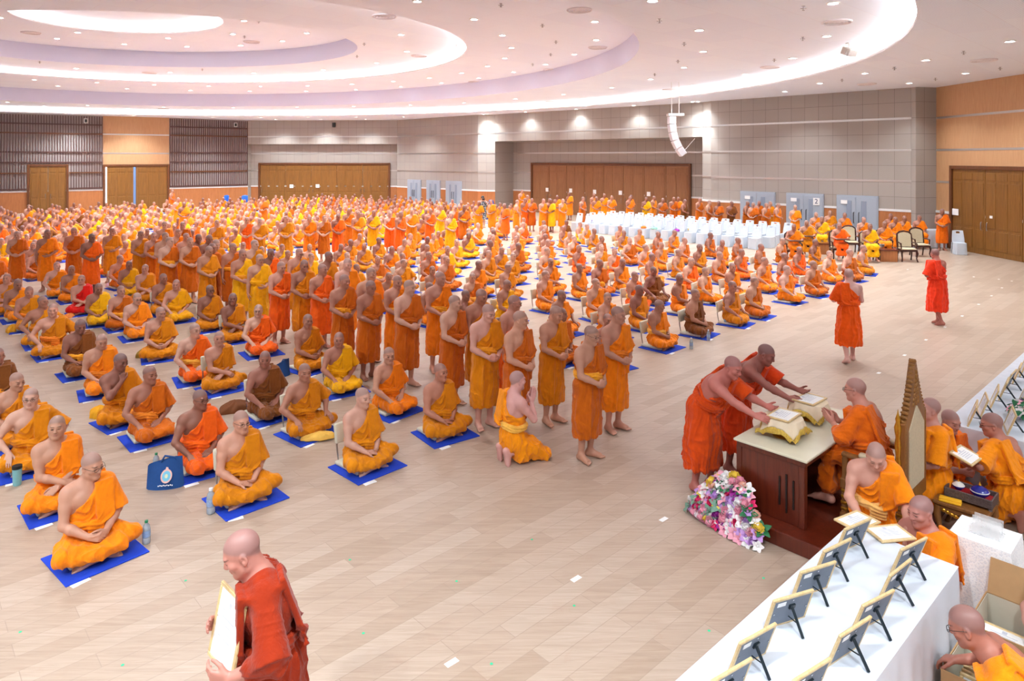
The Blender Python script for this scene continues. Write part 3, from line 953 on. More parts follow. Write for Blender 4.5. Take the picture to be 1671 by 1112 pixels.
def blue_door(p0, p1, a, b, top):
    DN[0] += 1
    M, L = wall_frame(p0, p1); a, b = min(a, b), max(a, b)
    f = B(); f.box(((a + b) / 2, -.045, top / 2), (b - a, .07, top), bev=.008)
    fr = f.obj('door_%d' % DN[0], M_bluedoor); fr.matrix_world = M; tag(fr, kind='structure')
    w = (b - a) / 2
    for i in range(2):
        q = B(); x0 = a + i * w + .05; x1 = a + (i + 1) * w - .03
        q.box(((x0 + x1) / 2, -.085, top / 2 - .03), (x1 - x0, .03, top - .10), bev=.006)
        lf_ = q.obj('door_panel', M_bluedoor, fr)
        v = B(); cx = x1 - .28 if i == 0 else x0 + .28
        v.box((cx, -.105, top * .52), (.22, .02, top * .72), bev=.01)
        v.obj('vision_panel', M_bluepanel, lf_)
        hx = x1 - .07 if i == 0 else x0 + .07
        hb = B(); hb.tube([(hx, -.10, .80), (hx, -.15, .83), (hx, -.15, 1.27), (hx, -.10, 1.30)], .017)
        hb.obj('door_handle', M_black, lf_, smooth=True)
    return M
for x0_, x1_ in ((666, 688), (697, 719.5), (728.5, 754)): blue_door(W_c, W_a, along(W_c, W_a, x1_), along(W_c, W_a, x0_), 2.08)
for x0_, x1_ in ((1209, 1266), (1284, 1345), (1366, 1434)): blue_door(W_p, W_g, along(W_p, W_g, x1_), along(W_p, W_g, x0_), 2.06)

# slatted timber screens on the left wall
def screen(p0, p1, a, b, gaps, label):
    M, L = wall_frame(p0, p1); a, b = min(a, b), max(a, b)
    s = B(); n = int((b - a) / .155)
    for i in range(n + 1):
        x = a + (b - a) * i / n
        z0 = 1.56
        for g0, g1, gt in gaps:
            if min(g0, g1) - .2 < x < max(g0, g1) + .2: z0 = gt
        s.box((x, -.05, (z0 + 6.70) / 2), (.052, .07, 6.70 - z0))
    o = s.obj('slat_screen', M_slat); o.matrix_world = M
    tag(o, label, 'wall screen', 'slatted timber wall screens')
    for h in (6.1, 5.46, 4.16, 3.45, 2.72, 1.62):
        segs = [(a, b)]
        for g0, g1, gt in gaps:
            if h < gt:
                lo_, hi_ = min(g0, g1) - .16, max(g0, g1) + .16
                segs = [q for s0, s1 in segs for q in ((s0, min(s1, lo_)), (max(s0, hi_), s1)) if q[1] - q[0] > .05]
        for s0, s1 in segs:
            r = B(); r.box(((s0 + s1) / 2, -.055, h), (s1 - s0, .11, .085)); r.obj('cross_rail', M_slat if h not in (5.46, 2.72) else M_doorframe, o)
    return o
screen(W_e, W_s1, 0.05, (W_e - W_s1).length - .05, [], 'dark slatted timber screen between the open double door and the grey end wall')
d0, d1 = along(W_s2, W_s4, 108), along(W_s2, W_s4, 48)
screen(W_s2, W_s4, 0.05, (W_s2 - W_s4).length, [(d0, d1, 3.36)], 'dark slatted timber screen over the single wooden door at the far left')

# notices on the doors
def notice(p0, p1, px, z, w, h, y, label, txt=None):
    M, L = wall_frame(p0, p1); x = along(p0, p1, px)
    b = B(); b.box((x, y, z), (w, .012, h))
    o = b.obj('paper_notice', M_paper); o.matrix_world = M
    tag(o, label, 'notice', 'paper notices on the doors')
    if txt:
        cu = bpy.data.curves.new('number', 'FONT'); cu.body = txt; cu.size = h * .95; cu.align_x = 'CENTER'; cu.align_y = 'CENTER'; cu.extrude = .002
        q = bpy.data.objects.new('number', cu); C.objects.link(q); q.parent = o
        cu.materials.append(simple('navy_ink', (30, 40, 90), .6))
        q.matrix_local = Matrix.Translation((x, y - .010, z)) @ Matrix.Rotation(PI / 2, 4, 'X')
        if M.to_3x3().determinant() < 0:
            q.matrix_local = Matrix.Translation((x, y - .010, z)) @ Matrix.Diagonal((-1, 1, 1, 1)) @ Matrix.Rotation(PI / 2, 4, 'X')
        as_mesh(q)
    return o
def zat(p0, p1, px, py):
    M, L = wall_frame(p0, p1); q = p0 + (p1 - p0).normalized() * along(p0, p1, px)
    return CAMH - (py - HORIZ) * q.y / FOC
for i, (px, py) in enumerate(((894.5, 309.7), (933, 311), (972, 313), (1014, 314.7), (1060, 316.7))):
    notice(r0, r1, px, zat(r0, r1, px, py), .24, .26, -.115, ('leftmost', 'second', 'third', 'fourth', 'rightmost')[i] + ' paper notice on the brown folding doors behind the white chairs')
for i, (px, py) in enumerate(((476.5, 304), (519, 303.6))):
    notice(e0, e1, px, zat(e0, e1, px, py), .30, .28, -.115, ('left', 'right')[i] + ' paper notice on the wooden doors of the far end wall')
notice(W_r0, W_r1, 1563.4, zat(W_r0, W_r1, 1563.4, 346), .36, .26, -.115, 'larger paper notice on the wooden door of the right wall')
notice(W_r0, W_r1, 1622, zat(W_r0, W_r1, 1622, 354.5), .14, .10, -.115, 'small paper notice on the wooden door of the right wall')
for px, py, l in ((1221.6, 322, 'paper notice on the left blue-grey door behind the standing line'), (1297, 325.7, 'blank paper notice on the middle blue-grey door'), (1379, 329.4, 'paper notice on the right blue-grey door beside the wooden wall')):
    notice(W_p, W_g, px, zat(W_p, W_g, px, py), .28, .17, -.125, l)
notice(W_p, W_g, 1334, zat(W_p, W_g, 1334, 329), .30, .34, -.125, 'paper notice with the number 2 on the middle blue-grey door', '2')

# small wall speakers
for px, py, a, b, l in ((140, 197.5, W_s2, W_s4, 'small white wall speaker on the far left slatted screen'), (383, 204, W_e, W_s1, 'small white wall speaker on the slatted screen next to the end wall'), (546, 204, W_a, W_e, 'small dark wall speaker high on the grey end wall')):
    M, L = wall_frame(a, b); x = along(a, b, px); z = zat(a, b, px, py)
    e_ = B(); e_.box((x, -.17, z), (.24, .18, .34), bev=.015)
    o = e_.obj('wall_speaker', M_white if px < 500 else M_black); o.matrix_world = M; tag(o, l, 'speaker', 'small wall speakers')
    e_ = B(); e_.box((x, -.265, z), (.15, .012, .22), bev=.004); e_.obj('speaker_grille', M_black, o)

# ceiling: five stepped oval levels round one centre
ANG = math.radians(155)
def ellipse(c, ax, n=144, grow=0.0, ang=ANG):
    out = []
    for i in range(n):
        t = 2 * PI * i / n
        x = (ax[0] + grow) * math.cos(t); y = (ax[1] + grow) * math.sin(t)
        out.append(Vector((c[0] + x * math.cos(ang) - y * math.sin(ang), c[1] + x * math.sin(ang) + y * math.cos(ang), 0)))
    return out
def ring(name, A, za, D, zb, mat, kind='structure'):
    n = len(A); b = B()
    va = [b.bm.verts.new((p.x, p.y, za)) for p in A]; vb = [b.bm.verts.new((p.x, p.y, zb)) for p in D]
    for i in range(n): b.bm.faces.new((va[i], va[(i + 1) % n], vb[(i + 1) % n], vb[i]))
    o = b.obj(name, mat, smooth=True); tag(o, kind=kind); return o
E1 = ((-15.31, 26.34), (26.77, 22.3), 160.7); E2 = ((-14.8, 27.0), (20.22, 16.42), 142.4); E3 = ((-14.19, 27.06), (12.86, 10.65), 154.1)
E4 = ((-14.7, 27.28), (8.59, 6.46), 170.4); E5 = ((-14.65, 25.5), (3.77, 3.22), 163.4)
def EL(E, grow=0.0): return ellipse(E[0], E[1], 144, grow, math.radians(E[2]))
Z0, Z1, Z2, Z3, Z4, Z5 = HC, CAMH + 3.40, CAMH + 4.20, CAMH + 4.50, CAMH + 5.25, CAMH + 5.60
big = ellipse(E1[0], (60, 55), 144, 0, math.radians(E1[2]))
ring('ceiling', EL(E1), Z0, big, Z0, M_ceil)
ring('ceiling_lip', EL(E1), Z0, EL(E1), Z0 + .07, M_white)
ring('ceiling_ledge', EL(E1), Z0 + .07, EL(E1, .45), Z0 + .07, M_white)
ring('ceiling_cove_back', EL(E1, .45), Z0 + .07, EL(E1, .45), Z1, M_white)
ring('ceiling_ring', EL(E2), Z1, EL(E1, .45), Z1, M_ceil)
ring('ceiling_fascia', EL(E2), Z1, EL(E2), Z2, M_fascia)
ring('ceiling_ring.001', EL(E3), Z2, EL(E2), Z2, M_ceil)
ring('ceiling_lip.001', EL(E3), Z2, EL(E3), Z2 + .06, M_white)
ring('ceiling_ledge.001', EL(E3), Z2 + .06, EL(E3, .45), Z2 + .06, M_white)
ring('ceiling_cove_back.001', EL(E3, .45), Z2 + .06, EL(E3, .45), Z3, M_white)
ring('ceiling_ring.002', EL(E4), Z3, EL(E3, .45), Z3, M_ceil)
ring('ceiling_fascia.001', EL(E4), Z3, EL(E4), Z4, M_fascia)
ring('ceiling_ring.003', EL(E5), Z4, EL(E4), Z4, M_ceil)
ring('ceiling_lip.002', EL(E5), Z4, EL(E5), Z4 + .06, M_white)
ring('ceiling_ledge.002', EL(E5), Z4 + .06, EL(E5, .4), Z4 + .06, M_white)
ring('ceiling_cove_back.002', EL(E5, .4), Z4 + .06, EL(E5, .4), Z5, M_white)
b_ = B(); vs_ = [b_.bm.verts.new((p.x, p.y, Z5)) for p in EL(E5, .4)]; b_.bm.faces.new(vs_)
tag(b_.obj('ceiling_disc', M_ceil), kind='structure')
for E, z, g, l, w_ in ((E1, Z0 + .09, .22, 'outer oval cove light strip', .07), (E3, Z2 + .08, .22, 'middle oval cove light strip', .07), (E5, Z4 + .08, .20, 'innermost oval cove light strip', .07)):
    o = ring('cove_light', EL(E, g), z, EL(E, g + w_), z + .012, M_cove, None); tag(o, l + ' hidden on its ceiling ledge', 'light', 'ceiling cove light strips')

LEVELZ = [Z0, Z1, Z2, Z3, Z4]
def cp(px, py, lev):
    z = LEVELZ[lev]; Y = FOC * (z - CAMH) / (HORIZ - py)
    return Vector(((px - CX) / FOC * Y, Y, z))
z1_ = lambda L: [(x / 2.984, y / 2.984) for x, y in L]
z2_ = lambda L: [(560 + x / 2.984, y / 2.984) for x, y in L]
z3_ = lambda L: [(1111 + x / 2.984, y / 2.984) for x, y in L]
LIGHTS = {
 4: z1_([(1188, 100), (1134, 165), (378, 157), (278, 187), (605, 214), (818, 185), (910, 226), (1172, 220), (1375, 199), (1493, 160), (1660, 58), (0, 85), (865, 10)]),
 3: z1_([(372, 333), (828, 352), (1235, 355), (1575, 340)]) + z2_([(282, 168), (310, 250), (163, 306)]),
 2: z1_([(168, 388), (470, 402), (752, 412), (1017, 418), (1268, 420), (1498, 417), (282, 418), (618, 431), (928, 440), (1215, 443), (1490, 443)]) +
    z2_([(638, 93), (775, 171), (820, 231), (787, 283), (702, 322), (577, 355), (420, 379), (244, 396), (43, 409), (742, 386), (537, 409), (312, 426), (72, 438), (933, 356), (1086, 316), (1205, 264), (1257, 193), (1225, 104), (362, 5)]),
 1: z1_([(48, 494), (215, 515), (437, 506), (622, 527), (793, 515), (993, 534), (1125, 520), (1338, 535), (1440, 520)]) +
    z2_([(50, 518), (292, 531), (327, 511), (588, 500), (588, 518), (840, 481), (876, 506), (1072, 459), (1158, 484), (1308, 426), (1437, 457), (1497, 385), (1507, 2)]) +
    z3_([(15, 328), (60, 415), (109, 250), (90, 146), (313, 361), (544, 283), (711, 175), (741, 14)]),
 0: z1_([(352, 553), (650, 562), (1036, 570), (1270, 571), (1500, 570), (1343, 581), (1563, 581)]) + z2_([(62, 570), (110, 580), (294, 569), (700, 555), (888, 545), (1133, 531), (1415, 513)]) +
    z3_([(57, 495), (507, 445), (677, 405), (897, 356), (1112, 404), (1193, 292), (1387, 356), (1602, 200)]),
}
# near side of the hall, above and behind the photographer: unseen spots added to brighten the foreground
NEAR = [(-5.5, 1.5, 0), (-9.0, .5, 0), (4.5, -1.0, 0), (8.5, 1.0, 0), (-1.0, 2.2, 0), (4.5, 8.0, 1), (1.0, 5.5, 1), (-3.0, 4.6, 1), (9.5, 9.0, 0), (12.5, 15.0, 0), (6.0, 2.5, 0), (2.0, .5, 0), (-3, -.5, 0), (11.5, 4, 0), (15.5, 9.0, 0), (-9, 4.8, 1), (0, 12.5, 2), (-6, 11.5, 2)]
lamp_t = B(); lamp_t.lathe([(.145, .0), (.145, -.014), (.11, -.022), (.10, -.008)], 20, cap=False); lamp_tm = lamp_t.mesh('lamp_trim', True)
lens_b = B(); lens_b.lathe([(.10, -.006), (.06, -.014), (.001, -.016)], 16, cap=False); lens_m = lens_b.mesh('lens', True)
lamp_tm.materials.append(M_white); lens_m.materials.append(M_lamp)
LEVEL_WORD = ['outermost ceiling band', 'first raised ceiling ring', 'second raised ceiling ring', 'third raised ceiling ring', 'innermost ceiling ring']
SPOT = bpy.data.lights.new('downlight', 'SPOT'); SPOT.energy = 660; SPOT.spot_size = math.radians(125); SPOT.spot_blend = .7; SPOT.shadow_soft_size = .14; SPOT.color = (.87, .96, 1.0)
def ordw(n):
    ones = ['', 'first', 'second', 'third', 'fourth', 'fifth', 'sixth', 'seventh', 'eighth', 'ninth', 'tenth', 'eleventh', 'twelfth', 'thirteenth', 'fourteenth', 'fifteenth', 'sixteenth', 'seventeenth', 'eighteenth', 'nineteenth']
    tens = {2: ('twenty', 'twentieth'), 3: ('thirty', 'thirtieth'), 4: ('forty', 'fortieth'), 5: ('fifty', 'fiftieth'), 6: ('sixty', 'sixtieth'), 7: ('seventy', 'seventieth'), 8: ('eighty', 'eightieth'), 9: ('ninety', 'ninetieth')}
    if n < 20: return ones[n]
    return tens[n // 10][1] if n % 10 == 0 else tens[n // 10][0] + '-' + ones[n % 10]
SPOTW = SPOT.copy(); SPOTW.energy = 190; SPOTR = SPOT.copy(); SPOTR.energy = 380
def near_fascia(p):
    for E in (E2, E4):
        t = math.radians(E[2]); dx, dy = p.x - E[0][0], p.y - E[0][1]
        x, y = dx * math.cos(t) + dy * math.sin(t), -dx * math.sin(t) + dy * math.cos(t)
        k = math.hypot(x / E[1][0], y / E[1][1])
        if abs(k - 1) * min(E[1]) < 1.25: return True
    return False
def off_fascia(p, lev):
    for E, l0 in ((E2, 2), (E4, 4)):
        t = math.radians(E[2]); dx, dy = p.x - E[0][0], p.y - E[0][1]
        x, y = dx * math.cos(t) + dy * math.sin(t), -dx * math.sin(t) + dy * math.cos(t)
        k = math.hypot(x / E[1][0], y / E[1][1]); m = .95 / min(E[1])
        want = max(k, 1 + m) if lev < l0 else min(k, 1 - m)
        p = Vector((E[0][0] + dx * want / k, E[0][1] + dy * want / k, p.z))
    return p
def downlight(p, label):
    o = link('downlight', lamp_tm); o.location = p
    tag(o, label, 'light', 'recessed downlights')
    link('lens', lens_m, None, o)
    if near_fascia(p): return
    hw = (Mh.inverted() @ p).y
    s = bpy.data.objects.new('downlight_or_fill_beam', SPOTW if -2.2 < hw < 1 and p.z < HC + .1 else (SPOTR if p.x > 5.5 else SPOT)); C.objects.link(s); s.location = (p.x, p.y, p.z - .05)
for lev, L_ in LIGHTS.items():
    L_ = sorted(L_)
    for i, (px, py) in enumerate(L_):
        downlight(off_fascia(cp(px, py, lev), lev), '%s round white downlight counted from the left in the %s' % (ordw(i + 1), LEVEL_WORD[lev]))
SPOT_FILL = SPOT.copy(); SPOT_FILL.energy = 720
for x, y, lev in NEAR:
    s = bpy.data.objects.new('downlight_or_fill_beam', SPOT_FILL if x < 4 else SPOTR); C.objects.link(s); s.location = (x, y, LEVELZ[lev] - .05)

# air diffusers and sprinklers
dif = B()
for r in (.36, .27, .18, .09): dif.lathe([(r, 0), (r, -.03), (r - .03, -.045), (r - .05, -.015)], 28, cap=False)
dif_m = dif.mesh('air_diffuser', True); dif_m.materials.append(simple('diffuser_grey', (232, 224, 228), .6))
DIFF = [(4, z1_([(150, 158), (1225, 203)])), (3, z1_([(728, 354)]) + z2_([(370, 270)])), (2, z2_([(200, 78), (1150, 47), (1240, 230), (1010, 338), (640, 398)])),
        (1, z2_([(430, 525), (1015, 495), (1590, 435)]) + z3_([(760, 105), (435, 325)]) + z1_([(798, 528)])), (0, z3_([(905, 408), (1475, 292)]))]
for lev, L_ in DIFF:
    for i, (px, py) in enumerate(sorted(L_)):
        o = link('air_vent', dif_m); o.location = cp(px, py, lev)
        tag(o, '%s round ringed air vent from the left in the %s' % (ordw(i + 1), LEVEL_WORD[lev]), 'air vent', 'round ceiling air vents')
sp = B(); sp.tube([(0, 0, 0), (0, 0, -.09)], .012, 8); sp.lathe([(.032, -.09), (.032, -.097), (.015, -.104)], 10); sp.box((0, 0, -.05), (.13, .014, .014)); sp.lathe([(.04, 0), (.034, -.012)], 12)
sp_m = sp.mesh('sprinkler', True); sp_m.materials.append(simple('sprinkler_metal', (170, 162, 164), .5, .2))
SPR = [(4, z1_([(1220, 38), (1260, 100), (1622, 130), (1190, 175)])), (3, z1_([(193, 298), (985, 335)]) + z2_([(102, 210), (67, 270), (438, 290), (552, 217)])), (2, z2_([(768, 17), (970, 118), (1036, 199), (1010, 261), (922, 310)])),
       (1, z2_([(1540, 92), (1660, 207), (1630, 293), (1517, 358)]) + z3_([(597, 30), (593, 181), (455, 287)])), (0, z3_([(1377, 249), (1040, 327), (785, 385), (1240, 380), (1555, 327)]))]
for lev, L_ in SPR:
    for i, (px, py) in enumerate(sorted(L_)):
        o = link('sprinkler_head', sp_m); o.location = cp(px, py, lev)
        tag(o, '%s small grey sprinkler head from the left under the %s' % (ordw(i + 1), LEVEL_WORD[lev]), 'sprinkler', 'ceiling sprinkler heads')

# ceiling loudspeaker box and the hanging line array
p = cp(1386, 70, 1)
k = empty('ceiling_speaker', p); tag(k, 'boxy pale ceiling loudspeaker on a bracket beside the bright outer cove', 'speaker')
b_ = B(); b_.tube([(0, 0, 0), (0, 0, -.16)], .03); b_.box((0, 0, -.01), (.16, .16, .02)); b_.obj('bracket', M_white, k)
b_ = B(); b_.box((0, 0, -.27), (.40, .28, .22), Euler((.45, 0, .5)), bev=.02); b_.obj('speaker_box', simple('speaker_beige', (206, 196, 188), .6), k)
b_ = B(); b_.box((-.068, -.124, -.318), (.35, .012, .17), Euler((.45, 0, .5)), bev=.01); b_.obj('speaker_grille', simple('speaker_grille_grey', (170, 160, 154), .7), k)
AZ = 27.0
def ap(px, py): return Vector(((px - CX) / FOC * AZ, AZ, CAMH - (py - HORIZ) / FOC * AZ))
k = empty('line_array', ap(1100, 186)); tag(k, 'white curved line array loudspeaker hanging on wires before the grey wall', 'speaker')
o0 = ap(1100, 186)
arc = [(1096, 190), (1096, 203), (1097.5, 216), (1101, 229), (1107, 241.5), (1115, 253)]
for (x0, y0), (x1, y1) in zip(arc, arc[1:]):
    a, b2 = ap(x0, y0) - o0, ap(x1, y1) - o0
    d = b2 - a; an = math.atan2(d.x, -d.z)
    e_ = B(); e_.box((0, 0, 0), (.26, .42, d.length * .97), bev=.02); q = e_.obj('speaker_module', simple('array_white', (232, 230, 236), .5), k)
    q.location = (a + b2) / 2; q.rotation_euler = (0, -an, 0)
e_ = B(); e_.box(ap(1102, 187.5) - o0, (.62, .40, .10), bev=.015); e_.obj('rigging_frame', M_white, k)
e_ = B()
for px in (1096, 1108): e_.tube([ap(px, 186) - o0, Vector(((ap(px, 186) - o0).x, 0, HC - .02 - o0.z))], .012, 6)
e_.tube([ap(1113, 250) - o0, ap(1134, 226) - o0], .008, 5)
e_.obj('hanging_wire', M_white, k)

COLUMN_FILL = bpy.data.lights.new('column_fill', 'SPOT'); COLUMN_FILL.energy = 900; COLUMN_FILL.spot_size = math.radians(64); COLUMN_FILL.spot_blend = .6; COLUMN_FILL.shadow_soft_size = .1; COLUMN_FILL.color = (.9, .97, 1.0)  # extra narrow spots, added to make the two grey columns brighter
for a_, b_, t_ in ((W_h1, W_c, .5), (W_g, W_h0, .5)):
    Mw, Lw = wall_frame(a_, b_); q_ = Mw @ Vector((Lw * t_, -.55, HC - .06))
    s = bpy.data.objects.new('downlight_or_fill_beam', COLUMN_FILL); C.objects.link(s); s.location = q_
    downlight(q_ + Vector((0, 0, .06)), 'added white downlight in front of the grey column %s the brown folding doors' % ('left of' if a_ is W_h1 else 'right of'))
# ------------------------------------------------------------------ desk, throne, tables and what lies on them
M_cloth = simple('white_satin', (218, 223, 234), .45, noise=.03, scale=6, bump=.15)
M_gold = simple('gold', (206, 150, 50), .30, .85, noise=.15, scale=40)
M_goldwood = wood_mat('gold_painted_wood', (150, 98, 48), (112, 70, 32), 24, 3, .4)
M_carve = simple('dull_gilt', (158, 108, 52), .45, .35, noise=.3, scale=50)
M_desk = wood_mat('mahogany', (112, 42, 22), (80, 26, 14), 22, 1.6, .32, coat=.3)
M_deskdark = simple('desk_shadow_gap', (24, 10, 8), .5)
M_cream = simple('cream_top', (226, 220, 196), .25, noise=.05, scale=5)
M_creamcloth = simple('cream_cloth', (232, 214, 186), .6, noise=.04, scale=12, bump=.2)
M_fringe = simple('gold_fringe', (236, 192, 84), .55, .2, noise=.3, scale=120, bump=.5)
M_brocade = simple('cream_brocade', (206, 190, 160), .6, noise=.12, scale=60)
M_card = simple('cardboard', (176, 138, 96), .85, noise=.05, scale=14)
M_cardin = simple('grey_cardboard', (198, 190, 172), .85, noise=.04, scale=10)
M_framew = wood_mat('frame_moulding', (226, 200, 152), (206, 174, 120), 40, 40, .4)
M_frameback = simple('frame_back_board', (118, 126, 140), .7, noise=.10, scale=8)
M_strut = simple('black_easel_strut', (20, 34, 42), .35)
M_mat_blue = simple('blue_mat', (12, 62, 196), .85, noise=.10, scale=40, bump=.2)
M_pad = simple('cream_pad', (216, 212, 192), .7, noise=.03, scale=20)
M_bottle = simple('bottle_plastic', (214, 226, 236), .15, noise=.02, trans=.55)
M_label = simple('bottle_label', (150, 176, 214), .5, noise=.2, scale=60)
M_capb = simple('blue_cap', (230, 236, 244), .4)
M_capg = simple('green_cap', (20, 130, 90), .4)
M_chairw = simple('white_plastic', (206, 212, 222), .4, noise=.02)
M_cover = simple('white_chair_cover', (204, 211, 222), .7, noise=.02, scale=9, bump=.1)
M_chairwood = simple('dark_chair_wood', (62, 26, 18), .3, noise=.15, scale=20)
M_redlac = simple('red_lining', (180, 20, 30), .5)
M_pewter = simple('carved_pewter', (120, 108, 108), .45, .5, noise=.35, scale=90, bump=.6)
M_porc = simple('blue_porcelain', (34, 44, 150), .2, noise=.3, scale=50)
M_porcw = simple('white_porcelain', (232, 226, 222), .2)
M_darkbox = simple('dark_box', (70, 36, 22), .5)
M_acryl = simple('clear_acrylic', (250, 252, 254), .02, trans=1.0); M_acryl.node_tree.nodes['Principled BSDF'].inputs['Transmission Weight'].default_value = 0.0; M_acryl.node_tree.nodes['Principled BSDF'].inputs['Alpha'].default_value = .28

def frame_axes(o, ux, h=0.0, rz=None): pass
ANGU = UANG                                         # objects aligned with the hall are turned by this
# local frames: x along U, y along V
DA = Vector((2.30, 7.10, 0)); PH = .15               # near corner of the desk top, platform height
k = B()
pl_o = DA - U * .16 + V * .10
k.box((.965, -.79, PH / 2), (1.93, 1.58, PH), bev=.012)
o = k.obj('platform', M_desk); o.location = pl_o; o.rotation_euler = (0, 0, ANGU); tag(o, 'low dark red wooden platform under the desk and the golden throne', 'platform')

desk = empty('desk', DA + Vector((0, 0, PH)), ANGU)
tag(desk, 'mahogany desk with a cream top carrying two draped offering trays', 'desk')
DH = .84 - PH
b = B(); b.box((.815, -.385, DH - .0125), (1.63, .77, .025), bev=.008); b.obj('desk_top', M_cream, desk)
b = B(); b.box((.815, -.385, DH - .052), (1.58, .72, .054), bev=.006); b.obj('apron', M_desk, desk)
for x in (.07, 1.56):
    b = B(); b.box((x, -.37, (DH - .08) / 2), (.05, .60, DH - .08), bev=.006)
    b.box((x, -.045, (DH - .08) / 2), (.07, .06, DH - .08), bev=.008); b.box((x, -.70, (DH - .08) / 2), (.07, .06, DH - .08), bev=.008)
    sd = b.obj('side_panel', M_desk, desk)
    b = B(); q = -.032 if x < 1 else .032
    for y, z0, z1 in ((-.48, .16, .44), (-.55, .10, .48), (-.62, .16, .44)): b.box((x + q, y, (z0 + z1) / 2), (.012, .016, z1 - z0))
    b.obj('slot', M_deskdark, sd)
b = B(); b.box((.815, -.06, (DH - .08) / 2 + .03), (1.44, .025, DH - .14), bev=.005); b.obj('front_panel', M_desk, desk)

def certificate(name, w, h, label, cat='picture frame', group=None, paper=True, back=False, strut=False):
    """frame lying in its own x-z plane, front towards -y, standing on z = 0"""
    k = empty(name); tag(k, label, cat, group)
    m = B(); t = .022
    for x0, x1, z0, z1 in ((-w / 2, w / 2, 0, t), (-w / 2, w / 2, h - t, h), (-w / 2, -w / 2 + t, t, h - t), (w / 2 - t, w / 2, t, h - t)):
        m.box(((x0 + x1) / 2, 0, (z0 + z1) / 2), (x1 - x0, .018, z1 - z0), bev=.004, seg=1)
    m.obj('moulding', M_framew, k)
    b = B(); b.box((0, -.002, h / 2), (w - 2 * t, .004, h - 2 * t)); pg = b.obj('certificate', M_paper, k)
    b = B()
    for i in range(5): b.box((0, -.0046, h * (.70 - i * .085)), (w * (.52 - .06 * (i % 2)), .001, .006))
    b.box((0, -.0046, h * .80), (.03, .001, .03))
    b.obj('writing', simple('pale_ink', (204, 206, 220), .8), pg)
    b = B(); b.box((0, .006, h / 2), (w - 2 * t + .006, .005, h - 2 * t + .006)); bk = b.obj('back_board', M_frameback, k)
    b = B(); b.box((w * .27, .0095, h * .80), (w * .2, .002, h * .13)); b.obj('sticker', M_paper, bk)
    b = B()
    for x, z in ((0, h - t - .012), (w * .5 - t - .012, h * .5), (-w * .5 + t + .012, h * .5)): b.box((x, .0095, z), (.012, .003, .012))
    b.obj('clip', M_steel, bk)
    if strut:
        b = B(); b.tube([(0, .010, h * .66), (0, .150, .058)], .010, 6); b.box((0, .014, h * .66), (.045, .012, .03)); b.tube([(0, .012, h * .30), (0, .095, .105)], .004, 5)
        b.obj('easel_strut', M_strut, k)
    return k

# offering trays: gold pedestal, cream cloth with a gold fringe, a framed certificate lying on top
def tray(p, rz, label):
    k = empty('offering_tray', p, rz); tag(k, label, 'tray', 'offering trays on the desk')
    b = B(); b.lathe([(.115, 0), (.12, .014), (.09, .035), (.065, .065), (.06, .09), (.095, .13), (.155, .165), (.183, .185), (.18, .198), (.0, .198)], 28, cap=False); b.obj('pedestal', M_gold, k, smooth=True)
    S = .255
    def f(a, c):
        x, y = (a * 2 - 1) * S, (c * 2 - 1) * S
        r = math.hypot(x, y); e = max(0, r - .188); th_ = math.atan2(y, x)
        if e <= 0: return Vector((x, y, .202))
        q = .188 + .34 * e + .008 * math.sin(14 * th_) * min(1, e * 12)
        return Vector((q * x / r, q * y / r, max(.012, .202 - .92 * e)))
    b = B(); b.grid(f, 30, 30); c = b.obj('cloth', M_creamcloth, k, smooth=True)
    c.modifiers.new('thickness', 'SOLIDIFY').thickness = .004
    b = B()
    def g(a, t):
        a4 = a * 4; s_ = int(a4) % 4; u_ = a4 - int(a4)
        c0 = [(0, 0), (1, 0), (1, 1), (0, 1)][s_]; c1 = [(1, 0), (1, 1), (0, 1), (0, 0)][s_]
        p_ = f(c0[0] + (c1[0] - c0[0]) * u_, c0[1] + (c1[1] - c0[1]) * u_)
        o_ = Vector((p_.x, p_.y, 0)).normalized()
        return p_ + o_ * (.012 * t + .004 * math.sin(a * 240)) + Vector((0, 0, -.060 * t * (1 + .15 * math.sin(a * 60)) + .003)) if p_.z > .075 else p_ + o_ * .05 * t + Vector((0, 0, -.010 * t))
    b.grid(g, 120, 3, True); q = b.obj('fringe', M_fringe, c, smooth=True)
    q.modifiers.new('thickness', 'SOLIDIFY').thickness = .005
    return k
DT = .84
for (px, py), rz, l, l2 in (((1279, 711), ANGU + .05, 'nearer gold-fringed offering tray on the desk, under the front monk\'s hands', 'framed certificate lying on the nearer offering tray'),
                            ((1321, 683), ANGU - .03, 'farther gold-fringed offering tray on the desk, beside the seated elder', 'framed certificate lying on the farther offering tray')):
    p = gp(px, py, DT); tray(p, rz, l)
    c = certificate('certificate_frame', .34, .25, l2, group='certificates on the offering trays')
    c.matrix_world = Matrix.Translation(p + Vector((0, 0, .216))) @ Matrix.Rotation(rz + .0, 4, 'Z') @ Matrix.Translation((0, -.125, 0)) @ Matrix.Rotation(-PI / 2, 4, 'X')

